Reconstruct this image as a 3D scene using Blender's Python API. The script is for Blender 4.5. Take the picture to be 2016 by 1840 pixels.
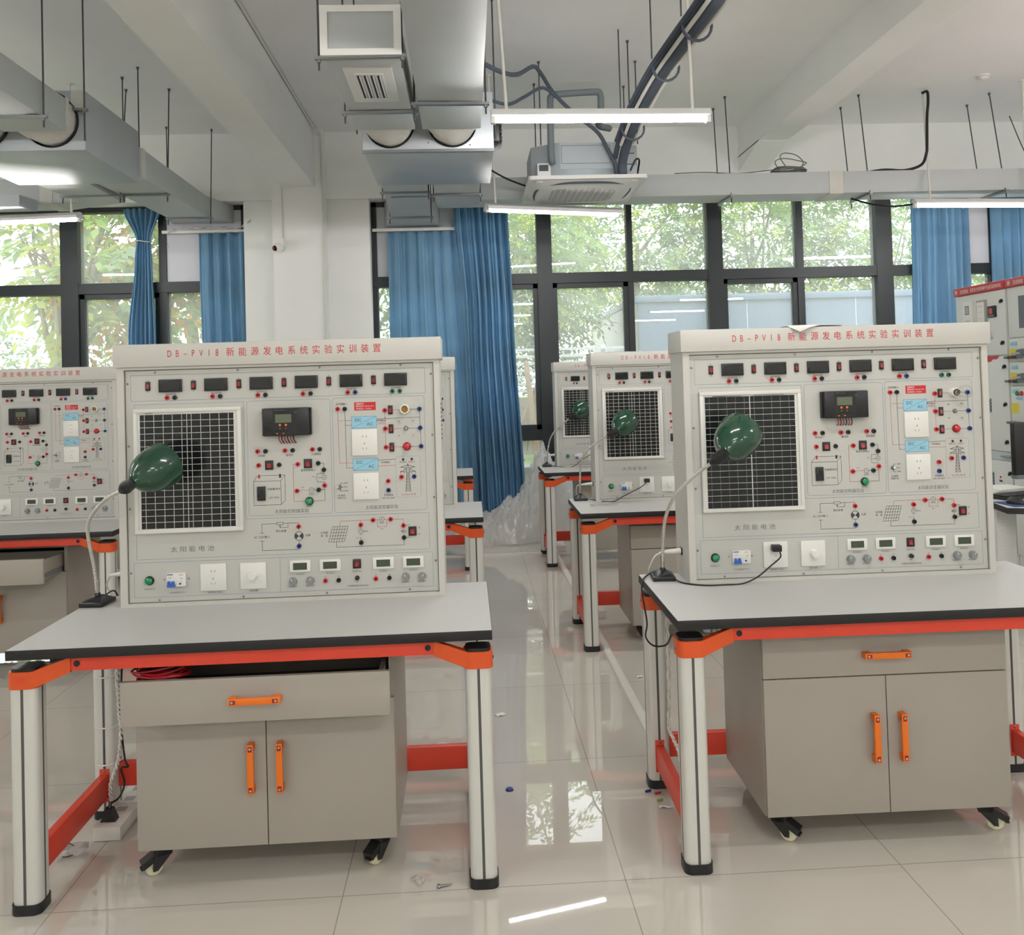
import bpy, bmesh, math, random
from mathutils import Vector, Matrix
PI = math.pi
S = bpy.context.scene
for o in list(bpy.data.objects): bpy.data.objects.remove(o)

# ------------------------------------------------------------------ camera, sky, exposure
FPX, CXP, CYP = 1698.2, 1000.8, 716.55
YAW, PIT, ROL, CAMH = math.radians(2.729), math.radians(-1.290), math.radians(-1.679), 1.530
cam = bpy.data.cameras.new('camera'); camo = bpy.data.objects.new('camera', cam)
S.collection.objects.link(camo); S.camera = camo
cam.sensor_fit = 'HORIZONTAL'; cam.sensor_width = 36; cam.lens = FPX/2016*36
cam.shift_x = (1008-CXP)/2016; cam.shift_y = (CYP-920)/2016
cam.clip_start = .05; cam.clip_end = 200
c_, s_ = math.cos(YAW), math.sin(YAW)
fw = Vector((s_*math.cos(PIT), c_*math.cos(PIT), -math.sin(PIT))); rt = Vector((c_, -s_, 0)); up = rt.cross(fw)
r2 = rt*math.cos(ROL)+up*math.sin(ROL); u2 = up*math.cos(ROL)-rt*math.sin(ROL)
camo.matrix_world = Matrix(((r2.x, u2.x, -fw.x, 0), (r2.y, u2.y, -fw.y, 0), (r2.z, u2.z, -fw.z, CAMH), (0, 0, 0, 1)))

W = bpy.data.worlds.new('overcast sky'); S.world = W; W.use_nodes = True
wn = W.node_tree.nodes; wl = W.node_tree.links
bg = wn['Background']; bg.inputs['Color'].default_value = (.93, .97, 1, 1); bg.inputs['Strength'].default_value = 5.4
TUBE_POWER = 150
S.view_settings.view_transform = 'Standard'; S.view_settings.look = 'None'
S.view_settings.exposure = -0.1; S.view_settings.gamma = 1; S.view_settings.use_curve_mapping = False
S.cycles.use_denoising = True; S.cycles.use_adaptive_sampling = True; S.cycles.adaptive_threshold = .06
S.cycles.max_bounces = 8; S.cycles.diffuse_bounces = 5; S.cycles.glossy_bounces = 4
S.cycles.transmission_bounces = 6; S.cycles.transparent_max_bounces = 16
S.cycles.caustics_reflective = False; S.cycles.caustics_refractive = False
S.cycles.sample_clamp_indirect = 6

# ------------------------------------------------------------------ materials
def lin(r, g, b):
    f = lambda c: c/12.92 if c <= .04045 else ((c+.055)/1.055)**2.4
    return (f(r/255), f(g/255), f(b/255), 1)
def mat(name, col, rough=.5, metal=0, nz=0, ns=8, bump=0, bs=60, coat=0, spec=.5):
    m = bpy.data.materials.new(name); m.use_nodes = True
    n, l = m.node_tree.nodes, m.node_tree.links
    p = n['Principled BSDF']
    c = lin(*col)
    p.inputs['Base Color'].default_value = c; p.inputs['Roughness'].default_value = rough
    p.inputs['Metallic'].default_value = metal; p.inputs['Coat Weight'].default_value = coat
    p.inputs['Specular IOR Level'].default_value = spec
    if nz or bump:
        tc = n.new('ShaderNodeTexCoord')
        if nz:
            t = n.new('ShaderNodeTexNoise'); t.inputs['Scale'].default_value = ns; t.inputs['Detail'].default_value = 4
            l.new(tc.outputs['Object'], t.inputs['Vector'])
            r = n.new('ShaderNodeValToRGB')
            r.color_ramp.elements[0].position = .3; r.color_ramp.elements[1].position = .7
            r.color_ramp.elements[0].color = tuple(x*(1-nz) for x in c[:3])+(1,)
            r.color_ramp.elements[1].color = tuple(min(1, x*(1+nz)) for x in c[:3])+(1,)
            l.new(t.outputs['Fac'], r.inputs['Fac']); l.new(r.outputs['Color'], p.inputs['Base Color'])
        if bump:
            t2 = n.new('ShaderNodeTexNoise'); t2.inputs['Scale'].default_value = bs
            l.new(tc.outputs['Object'], t2.inputs['Vector'])
            b = n.new('ShaderNodeBump'); b.inputs['Strength'].default_value = bump; b.inputs['Distance'].default_value = .003
            l.new(t2.outputs['Fac'], b.inputs['Height']); l.new(b.outputs['Normal'], p.inputs['Normal'])
    return m
def emit(name, col, st):
    m = bpy.data.materials.new(name); m.use_nodes = True
    p = m.node_tree.nodes['Principled BSDF']
    p.inputs['Base Color'].default_value = (.8, .8, .8, 1)
    p.inputs['Emission Color'].default_value = col; p.inputs['Emission Strength'].default_value = st
    return m
def clear(name, tint, gloss_rough=.02, veil=.0, veilcol=(.8, .82, .82, 1), trans=(1, 1, 1, 1), ior=1.5):
    m = bpy.data.materials.new(name); m.use_nodes = True
    n, l = m.node_tree.nodes, m.node_tree.links
    n.remove(n['Principled BSDF']); out = n['Material Output']
    tr = n.new('ShaderNodeBsdfTransparent'); tr.inputs['Color'].default_value = tint
    gl = n.new('ShaderNodeBsdfGlossy'); gl.inputs['Roughness'].default_value = gloss_rough
    lw = n.new('ShaderNodeLayerWeight'); lw.inputs['Blend'].default_value = .5
    pw = n.new('ShaderNodeMath'); pw.operation = 'POWER'; pw.inputs[1].default_value = 5; l.new(lw.outputs['Facing'], pw.inputs[0])
    fr = n.new('ShaderNodeMapRange'); fr.inputs['To Min'].default_value = ((ior-1)/(ior+1))**2; l.new(pw.outputs[0], fr.inputs['Value'])
    mx = n.new('ShaderNodeMixShader'); l.new(fr.outputs[0], mx.inputs[0]); l.new(tr.outputs[0], mx.inputs[1]); l.new(gl.outputs[0], mx.inputs[2])
    last = mx
    if veil:
        tl = n.new('ShaderNodeBsdfTranslucent'); tl.inputs['Color'].default_value = veilcol
        df = n.new('ShaderNodeBsdfDiffuse'); df.inputs['Color'].default_value = veilcol
        ad = n.new('ShaderNodeMixShader'); ad.inputs[0].default_value = .5
        l.new(tl.outputs[0], ad.inputs[1]); l.new(df.outputs[0], ad.inputs[2])
        tc = n.new('ShaderNodeTexCoord'); nt = n.new('ShaderNodeTexNoise'); nt.inputs['Scale'].default_value = 1.3
        mr = n.new('ShaderNodeMapRange'); mr.inputs['To Min'].default_value = veil*.7; mr.inputs['To Max'].default_value = veil*1.3
        l.new(tc.outputs['Object'], nt.inputs['Vector']); l.new(nt.outputs['Fac'], mr.inputs['Value'])
        m2 = n.new('ShaderNodeMixShader'); l.new(mr.outputs[0], m2.inputs[0]); l.new(mx.outputs[0], m2.inputs[1]); l.new(ad.outputs[0], m2.inputs[2])
        last = m2
    l.new(last.outputs[0], out.inputs['Surface'])
    return m
def leafmat(name, col, tr=.45):
    m = bpy.data.materials.new(name); m.use_nodes = True
    n, l = m.node_tree.nodes, m.node_tree.links
    n.remove(n['Principled BSDF']); out = n['Material Output']
    a = n.new('ShaderNodeBsdfDiffuse'); b = n.new('ShaderNodeBsdfTranslucent'); x = n.new('ShaderNodeMixShader')
    c = lin(*col); nt = n.new('ShaderNodeTexNoise'); nt.inputs['Scale'].default_value = 2.5
    tc = n.new('ShaderNodeTexCoord'); l.new(tc.outputs['Object'], nt.inputs['Vector'])
    r = n.new('ShaderNodeValToRGB'); r.color_ramp.elements[0].color = tuple(v*.75 for v in c[:3])+(1,)
    r.color_ramp.elements[1].color = tuple(min(1, v*1.25) for v in c[:3])+(1,)
    l.new(nt.outputs['Fac'], r.inputs['Fac'])
    l.new(r.outputs[0], a.inputs['Color']); l.new(r.outputs[0], b.inputs['Color'])
    x.inputs[0].default_value = tr
    l.new(a.outputs[0], x.inputs[1]); l.new(b.outputs[0], x.inputs[2]); l.new(x.outputs[0], out.inputs['Surface'])
    return m

M = {}
M['wall'] = mat('white plaster', (238, 239, 236), .85, nz=.015, ns=3, bump=.08, bs=90)
M['ceil'] = mat('white ceiling paint', (243, 243, 242), .9, nz=.02, ns=1.5)
M['board'] = mat('white filler board', (205, 206, 212), .6, nz=.01)
M['house'] = mat('cream powder coat', (203, 202, 195), .42, nz=.012, ns=5)
M['face'] = mat('pale grey faceplate', (196, 196, 190), .38, nz=.01, ns=5)
M['seam'] = mat('dark seam', (88, 82, 70), .7)
M['line'] = mat('blue grey print', (140, 158, 172), .6)
M['ink'] = mat('dark grey print', (70, 70, 72), .6)
M['inkred'] = mat('red line print', (188, 96, 96), .6)
M['red'] = mat('red title paint', (196, 44, 52), .5)
M['white'] = mat('white plastic', (232, 232, 226), .3)
M['black'] = mat('black plastic', (26, 27, 29), .38, nz=.05)
M['dark'] = mat('dark hole', (10, 10, 11), .6)
M['jred'] = mat('red jack plastic', (200, 34, 46), .35)
M['jblack'] = mat('black jack plastic', (30, 32, 34), .35)
M['jblue'] = mat('blue jack plastic', (36, 52, 120), .35)
M['jgreen'] = mat('green jack plastic', (22, 104, 80), .35)
M['rocker'] = mat('red rocker plastic', (150, 24, 30), .25, nz=.03)
M['glassdark'] = mat('dark meter window', (20, 22, 23), .08, nz=.03, coat=.3)
M['lcd'] = mat('grey green display', (98, 108, 88), .25, nz=.02)
M['lcd2'] = mat('olive display', (70, 80, 66), .2)
M['blueplate'] = mat('light blue print', (150, 200, 220), .4)
M['blueline'] = mat('blue print line', (90, 150, 190), .5)
M['green'] = mat('green lamp cap', (10, 140, 84), .15, coat=.5)
M['redcap'] = mat('red lamp cap', (196, 26, 38), .15, coat=.5)
M['shade'] = mat('dark green enamel', (16, 64, 42), .16, coat=.4, nz=.03)
M['shadein'] = mat('white reflector enamel', (225, 225, 220), .3)
M['chrome'] = mat('brushed chrome', (190, 190, 186), .22, metal=1, nz=.03)
M['flex'] = mat('flexible steel tube', (216, 216, 210), .22, metal=.85)
M['alu'] = mat('anodised aluminium', (222, 223, 218), .38, metal=.35, nz=.015, ns=3)
M['alufr'] = mat('white aluminium frame', (222, 222, 216), .35)
M['cell'] = mat('black solar cells', (22, 24, 27), .18, nz=.04, ns=20)
M['cellln'] = mat('white cell ribbon', (205, 206, 200), .4)
M['cellfine'] = mat('silver cell ribbon', (140, 144, 142), .35)
M['orange'] = mat('orange powder coat', (220, 86, 34), .38, nz=.02)
M['handle'] = mat('orange plastic', (240, 120, 30), .4)
M['rail'] = mat('red orange paint', (226, 72, 50), .42, nz=.03)
M['top'] = mat('light grey laminate', (192, 192, 189), .5, nz=.012, ns=3)
M['edge'] = mat('black edge band', (24, 25, 26), .5)
M['cab'] = mat('warm grey laminate', (170, 164, 154), .5, nz=.015, ns=3)
M['cabin'] = mat('dark cabinet inside', (44, 44, 44), .7)
M['wheel'] = mat('cream castor tyre', (226, 222, 190), .45)
M['steel'] = mat('zinc steel', (150, 152, 152), .35, metal=.9)
M['brass'] = mat('brass contact', (176, 130, 70), .35, metal=.7)
M['curtain'] = leafmat('blue woven cloth', (146, 188, 216), .42)
M['frame'] = mat('charcoal window metal', (32, 39, 42), .5, nz=.02)
M['duct'] = mat('pale grey duct panel', (184, 189, 189), .5, nz=.03, ns=2)
M['plenum'] = mat('galvanised sheet', (172, 178, 182), .42, metal=.25, nz=.06, ns=2.5)
M['collar'] = mat('cream duct cloth', (206, 205, 198), .8, nz=.03, ns=14)
M['rod'] = mat('threaded steel rod', (86, 90, 92), .5, metal=.6)
M['pvc'] = mat('white pvc', (218, 216, 208), .45)
M['pipe'] = mat('dark pipe insulation', (74, 82, 94), .75, nz=.05)
M['pipegrey'] = mat('grey pipe insulation', (110, 118, 124), .7)
M['cable'] = mat('black cable', (24, 24, 26), .45)
M['greycable'] = mat('grey cable', (98, 102, 100), .55)
M['redwire'] = mat('red wire', (190, 30, 44), .4)
M['acwhite'] = mat('off white air conditioner plastic', (218, 218, 216), .4)
M['acgrey'] = mat('grey intake mesh', (176, 178, 180), .6)
M['achouse'] = mat('galvanised housing', (160, 168, 172), .45, metal=.3, nz=.03)
M['tube'] = emit('lit fluorescent tube', (.98, .95, .935, 1), TUBE_POWER)
M['sw'] = mat('light grey switchgear paint', (222, 225, 222), .4, nz=.01)
M['swred'] = mat('red header paint', (196, 52, 62), .4)
M['strip'] = mat('clear plastic strip', (196, 208, 210), .25)
M['groove'] = mat('dark profile groove', (84, 86, 84), .6)
M['knob'] = mat('grey knob plastic', (138, 143, 143), .4)
M['inkgrey'] = mat('mid grey print', (112, 112, 110), .6)
M['yellow'] = mat('yellow sticker', (226, 208, 80), .6)
M['mesh'] = mat('teal vent mesh', (60, 92, 104), .6)
M['paper'] = mat('white paper', (236, 236, 232), .8)
M['bluepad'] = mat('blue mouse mat', (46, 74, 126), .8)
M['bark'] = mat('pale bark', (150, 136, 122), .9, nz=.2, ns=12)
M['stake'] = mat('weathered wood', (168, 142, 116), .9, nz=.15, ns=14)
M['shed'] = mat('pale blue steel cladding', (108, 124, 145), .5, nz=.02, ns=1)
M['shedend'] = mat('cream steel cladding', (150, 150, 142), .5)
M['louvre'] = mat('white fence slat', (226, 228, 238), .5)
M['stone'] = mat('pale stone', (170, 158, 148), .9, nz=.15, ns=5, bump=.3, bs=8)
M['joint'] = mat('stone joint', (110, 104, 98), .9)
M['lawn'] = mat('lawn', (126, 146, 84), .95, nz=.25, ns=6)
M['leafA'] = leafmat('mid green leaf', (152, 178, 112)); M['leafB'] = leafmat('grey green leaf', (152, 170, 142))
M['leafC'] = leafmat('yellow green leaf', (190, 198, 104)); M['leafD'] = leafmat('dark green leaf', (112, 138, 108)); M['leafO'] = leafmat('orange leaf', (224, 160, 70))
M['glass'] = clear('dusty window glass with glare veil', (.97, .98, .97, 1), .0, veil=.2)  # milky veil puts glare haze into the slightly dusty glass, paling the foliage
M['wrap'] = clear('bubble wrap film', (.97, .97, .97, 1), .18, veil=.42, veilcol=(.95, .94, .92, 1), ior=1.7)
M['bulbglass'] = clear('clear bulb glass', (.97, .98, .98, 1), .02, ior=1.2)
# glazed floor tiles with fine joints
def floor_mat():
    m = bpy.data.materials.new('polished cream tiles'); m.use_nodes = True
    n, l = m.node_tree.nodes, m.node_tree.links; p = n['Principled BSDF']
    tc = n.new('ShaderNodeTexCoord'); mp = n.new('ShaderNodeMapping'); mp.inputs['Location'].default_value = (-.44+.86, -2.66+.86, 0)
    br = n.new('ShaderNodeTexBrick'); br.offset = 0; br.squash = 1
    br.inputs['Scale'].default_value = 1; br.inputs['Brick Width'].default_value = .86; br.inputs['Row Height'].default_value = .86
    br.inputs['Mortar Size'].default_value = .0017; br.inputs['Mortar Smooth'].default_value = 0
    br.inputs['Color1'].default_value = lin(204, 199, 188); br.inputs['Color2'].default_value = lin(201, 196, 185); br.inputs['Mortar'].default_value = lin(160, 154, 143)
    l.new(tc.outputs['Object'], mp.inputs['Vector']); l.new(mp.outputs[0], br.inputs['Vector'])
    nt = n.new('ShaderNodeTexNoise'); nt.inputs['Scale'].default_value = 2.2; nt.inputs['Detail'].default_value = 5
    l.new(tc.outputs['Object'], nt.inputs['Vector'])
    mr = n.new('ShaderNodeMapRange'); mr.inputs['To Min'].default_value = .93; mr.inputs['To Max'].default_value = 1.05
    l.new(nt.outputs['Fac'], mr.inputs['Value'])
    mm = n.new('ShaderNodeVectorMath'); mm.operation = 'SCALE'
    l.new(br.outputs['Color'], mm.inputs[0]); l.new(mr.outputs[0], mm.inputs['Scale']); l.new(mm.outputs[0], p.inputs['Base Color'])
    p.inputs['Roughness'].default_value = .012; p.inputs['IOR'].default_value = 1.85
    b = n.new('ShaderNodeBump'); b.inputs['Strength'].default_value = .004; b.inputs['Distance'].default_value = .002
    n2 = n.new('ShaderNodeTexNoise'); n2.inputs['Scale'].default_value = 5
    l.new(tc.outputs['Object'], n2.inputs['Vector']); l.new(n2.outputs['Fac'], b.inputs['Height']); l.new(b.outputs['Normal'], p.inputs['Normal'])
    return m
M['floor'] = floor_mat()

# ------------------------------------------------------------------ mesh builder
_bev = {}
class MB:
    def __init__(s, *mats): s.v = []; s.f = []; s.m = []; s.sm = []; s.mats = list(mats)
    def mi(s, k):
        if k not in s.mats: s.mats.append(k)
        return s.mats.index(k)
    def add(s, v, f, k=None, smooth=False):
        b = len(s.v); i = s.mi(k) if k else 0
        s.v += [tuple(p) for p in v]
        for q in f: s.f.append(tuple(b+j for j in q)); s.m.append(i); s.sm.append(smooth)
        return s
    def box(s, x0, y0, z0, x1, y1, z1, k=None, bev=0):
        if bev <= 0:
            v = [(x0,y0,z0),(x1,y0,z0),(x1,y1,z0),(x0,y1,z0),(x0,y0,z1),(x1,y0,z1),(x1,y1,z1),(x0,y1,z1)]
            return s.add(v, [(0,3,2,1),(4,5,6,7),(0,1,5,4),(1,2,6,5),(2,3,7,6),(3,0,4,7)], k)
        bm = bmesh.new(); bmesh.ops.create_cube(bm, size=1)
        for p in bm.verts: p.co = ((x0+x1)/2+p.co.x*(x1-x0), (y0+y1)/2+p.co.y*(y1-y0), (z0+z1)/2+p.co.z*(z1-z0))
        bmesh.ops.bevel(bm, geom=list(bm.edges), offset=bev, segments=2, affect='EDGES', profile=.5)
        bm.verts.index_update()
        s.add([p.co[:] for p in bm.verts], [[q.index for q in g.verts] for g in bm.faces], k, True); bm.free(); return s
    def hexa(s, P, k=None):   # 8 points: bottom ring then top ring
        return s.add(P, [(0,3,2,1),(4,5,6,7),(0,1,5,4),(1,2,6,5),(2,3,7,6),(3,0,4,7)], k)
    def cyl(s, a, b, r, r1=None, n=14, k=None, caps=True, smooth=True):
        a, b = Vector(a), Vector(b); r1 = r if r1 is None else r1
        d = (b-a).normalized(); q = d.to_track_quat('Z', 'Y'); X, Y = q @ Vector((1,0,0)), q @ Vector((0,1,0))
        v = []
        for c, rr in ((a, r), (b, r1)):
            for i in range(n):
                t = 2*PI*i/n; v.append(c+X*math.cos(t)*rr+Y*math.sin(t)*rr)
        s.add(v, [(i, (i+1)%n, n+(i+1)%n, n+i) for i in range(n)], k, smooth)
        if caps: s.add(v, [tuple(range(n))[::-1], tuple(range(n, 2*n))], k, False)
        return s
    def tube(s, pts, r, n=8, k=None, closed=False, smoothpts=0, caps=True):
        P = [Vector(p) for p in pts]
        if smoothpts: P = spline(P, smoothpts, closed)
        N = len(P); v = []; prev = None
        for i in range(N):
            a = P[i-1] if (i > 0 or closed) else P[i]; b = P[(i+1) % N] if (i < N-1 or closed) else P[i]
            d = (b-a); d = d.normalized() if d.length > 1e-9 else Vector((0,0,1))
            if prev is None:
                h = Vector((0,0,1)) if abs(d.z) < .9 else Vector((1,0,0)); X = d.cross(h).normalized()
            else:
                X = prev-d*prev.dot(d); X = X.normalized() if X.length > 1e-6 else d.orthogonal().normalized()
            prev = X; Y = d.cross(X); rr = r(i/(N-1)) if callable(r) else r
            for j in range(n):
                t = 2*PI*j/n; v.append(P[i]+X*math.cos(t)*rr+Y*math.sin(t)*rr)
        f = []
        for i in range(N if closed else N-1):
            for j in range(n): f.append((i*n+j, i*n+(j+1)%n, ((i+1)%N)*n+(j+1)%n, ((i+1)%N)*n+j))
        if not closed and caps: f += [tuple(range(n))[::-1], tuple(range((N-1)*n, N*n))]
        return s.add(v, f, k, True)
    def lathe(s, prof, o, ax, n=24, k=None, cap0=False, cap1=False):   # prof: (radius, height along ax)
        o = Vector(o); ax = Vector(ax).normalized(); q = ax.to_track_quat('Z', 'Y'); X, Y = q @ Vector((1,0,0)), q @ Vector((0,1,0))
        v = []
        for r, h in prof:
            for i in range(n):
                t = 2*PI*i/n; v.append(o+ax*h+X*math.cos(t)*r+Y*math.sin(t)*r)
        f = [(a*n+i, a*n+(i+1)%n, (a+1)*n+(i+1)%n, (a+1)*n+i) for a in range(len(prof)-1) for i in range(n)]
        if cap0: f.append(tuple(range(n))[::-1])
        if cap1: f.append(tuple(range((len(prof)-1)*n, len(prof)*n)))
        return s.add(v, f, k, True)
    def prism(s, poly, fn, h0, h1, k=None):   # fn(u, v, h) -> xyz
        n = len(poly)
        return s.add([fn(u, w, h0) for u, w in poly]+[fn(u, w, h1) for u, w in poly],
                     [tuple(range(n))[::-1], tuple(range(n, 2*n))]+[(i, (i+1)%n, n+(i+1)%n, n+i) for i in range(n)], k)
    def sphere(s, c, r, k=None, n=14, sc=(1,1,1)):
        v = []; m = n//2
        for a in range(m+1):
            t = PI*a/m
            for i in range(n): v.append((c[0]+r*sc[0]*math.sin(t)*math.cos(2*PI*i/n), c[1]+r*sc[1]*math.sin(t)*math.sin(2*PI*i/n), c[2]+r*sc[2]*math.cos(t)))
        return s.add(v, [(a*n+i, a*n+(i+1)%n, (a+1)*n+(i+1)%n, (a+1)*n+i) for a in range(m) for i in range(n)], k, True)
    def mesh(s, name):
        me = bpy.data.meshes.new(name); me.from_pydata(s.v, [], s.f)
        for k in s.mats: me.materials.append(M[k])
        me.polygons.foreach_set('material_index', s.m); me.polygons.foreach_set('use_smooth', s.sm)
        bm = bmesh.new(); bm.from_mesh(me); bmesh.ops.recalc_face_normals(bm, faces=bm.faces); bm.to_mesh(me); bm.free()
        me.set_sharp_from_angle(angle=math.radians(40)); me.update(); return me
    def build(s, name, parent=None, loc=(0,0,0), rot=(0,0,0)): return inst(s.mesh(name), name, parent, loc, rot)
def spline(P, k, closed=False):
    out = []; N = len(P)
    for i in range(N if closed else N-1):
        a = P[(i-1) % N] if (closed or i > 0) else P[0]*2-P[1]; b = P[i]; c = P[(i+1) % N]; d = P[(i+2) % N] if (closed or i < N-2) else P[-1]*2-P[-2]
        for j in range(k):
            t = j/k; out.append(.5*((2*b)+(c-a)*t+(2*a-5*b+4*c-d)*t*t+(3*b-a-3*c+d)*t**3))
    if not closed: out.append(P[-1])
    return out
def inst(me, name, parent=None, loc=(0,0,0), rot=(0,0,0)):
    o = bpy.data.objects.new(name, me); S.collection.objects.link(o); o.location = loc; o.rotation_euler = rot
    if parent: o.parent = parent
    return o
def tag(o, label, cat, group=None, kind=None):
    o['label'] = label; o['category'] = cat
    if group: o['group'] = group
    if kind: o['kind'] = kind
    return o
def thing(name, label, cat, loc=(0,0,0), rz=0, group=None):
    o = bpy.data.objects.new(name, None); S.collection.objects.link(o); o.location = loc; o.rotation_euler = (0, 0, rz)
    o.empty_display_size = .05
    return tag(o, label, cat, group)
def struct(mb, name, parent=None):
    o = mb.build(name, parent)
    if not parent: o['kind'] = 'structure'
    return o
def copy_tree(o, parent=None, keep=None):
    c = o.copy(); S.collection.objects.link(c)
    if parent: c.parent = parent
    for ch in list(o.children):
        if keep is None or parent is not None or keep(ch): copy_tree(ch, c)
    return c

# ------------------------------------------------------------------ lettering (built-in font)
_txt = {}
def glyphs(s, res=2, bold=0):
    if (s, res, bold) not in _txt:
        c = bpy.data.curves.new('lettering', 'FONT'); c.body = s; c.size = 1; c.resolution_u = res; c.align_x = 'CENTER'; c.offset = bold
        o = bpy.data.objects.new('lettering', c); S.collection.objects.link(o); bpy.context.view_layer.update()
        me = bpy.data.meshes.new_from_object(o.evaluated_get(bpy.context.evaluated_depsgraph_get()))
        v = [(p.co.x, p.co.y) for p in me.vertices]; f = [tuple(p.vertices) for p in me.polygons]
        bpy.data.objects.remove(o); bpy.data.curves.remove(c); bpy.data.meshes.remove(me)
        xs = [p[0] for p in v] or [0]; cx = (min(xs)+max(xs))/2
        _txt[(s, res, bold)] = ([(x-cx, y-.36) for x, y in v], f, (max(xs)-min(xs)))
    return _txt[(s, res, bold)]
def text(mb, s, x, z, size, k='ink', fn=None, width=None, res=2, align='c', sx=1, bold=0):
    """lettering centred on (x, z); fn maps the sheet (u, v) to space"""
    v, f, w = glyphs(s, res, bold)
    kx = size*sx
    if width: kx = width/w
    if align == 'l': x += w*kx/2
    mb.add([fn(x+a*kx, z+b*size) for a, b in v], f, k)
def spaced(mb, s, x0, pitch, z, size, k, fn, res=3, sx=1, bold=0):
    for i, ch in enumerate(s):
        if ch != ' ': text(mb, ch, x0+i*pitch, z, size, k, fn, res=res, sx=sx, bold=bold)

# ------------------------------------------------------------------ the experiment panel (local: x right, y back, z up, front frame at y = 0)
FY = .0100
F0 = lambda u, v: (u, FY-.0004, v)
def seg(mb, x0, z0, x1, z1, k='ink', w=.0013):
    d = Vector((x1-x0, z1-z0)); L = d.length or 1; n = Vector((-d.y, d.x))/L*w/2
    mb.add([F0(x0+n.x, z0+n.y), F0(x1+n.x, z1+n.y), F0(x1-n.x, z1-n.y), F0(x0-n.x, z0-n.y)], [(0,1,2,3)], k)
def poly(mb, pts, k='ink', w=.0013, closed=False):
    for a, b in zip(pts, pts[1:]+(pts[:1] if closed else [])): seg(mb, a[0], a[1], b[0], b[1], k, w)
def rrect(mb, x0, z0, x1, z1, k='line', w=.0014, r=.01, dash=False):
    c = []
    for cx, cz, a0 in ((x1-r, z1-r, 0), (x0+r, z1-r, 90), (x0+r, z0+r, 180), (x1-r, z0+r, 270)):
        c += [(cx+r*math.cos(math.radians(a0+t)), cz+r*math.sin(math.radians(a0+t))) for t in (0, 45, 90)] if r else [(cx, cz)]
    if not dash: poly(mb, c, k, w, True); return
    for a, b in zip(c, c[1:]+c[:1]):
        L = math.hypot(b[0]-a[0], b[1]-a[1]); n = max(1, int(L/.009))
        for i in range(n):
            t0, t1 = i/n, (i+.62)/n
            seg(mb, a[0]+(b[0]-a[0])*t0, a[1]+(b[1]-a[1])*t0, a[0]+(b[0]-a[0])*t1, a[1]+(b[1]-a[1])*t1, k, w)
def ring(mb, x, z, r, k='ink', w=.0013, n=20):
    poly(mb, [(x+r*math.cos(2*PI*i/n), z+r*math.sin(2*PI*i/n)) for i in range(n)], k, w, True)
def rect(mb, x0, z0, x1, z1, k): mb.add([(x0, FY-.0003, z0), (x1, FY-.0003, z0), (x1, FY-.0003, z1), (x0, FY-.0003, z1)], [(0,1,2,3)], k)
def T(mb, s, x, z, size=.0085, k='ink', **kw): text(mb, s, x, z, size, k, F0, **kw)

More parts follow.
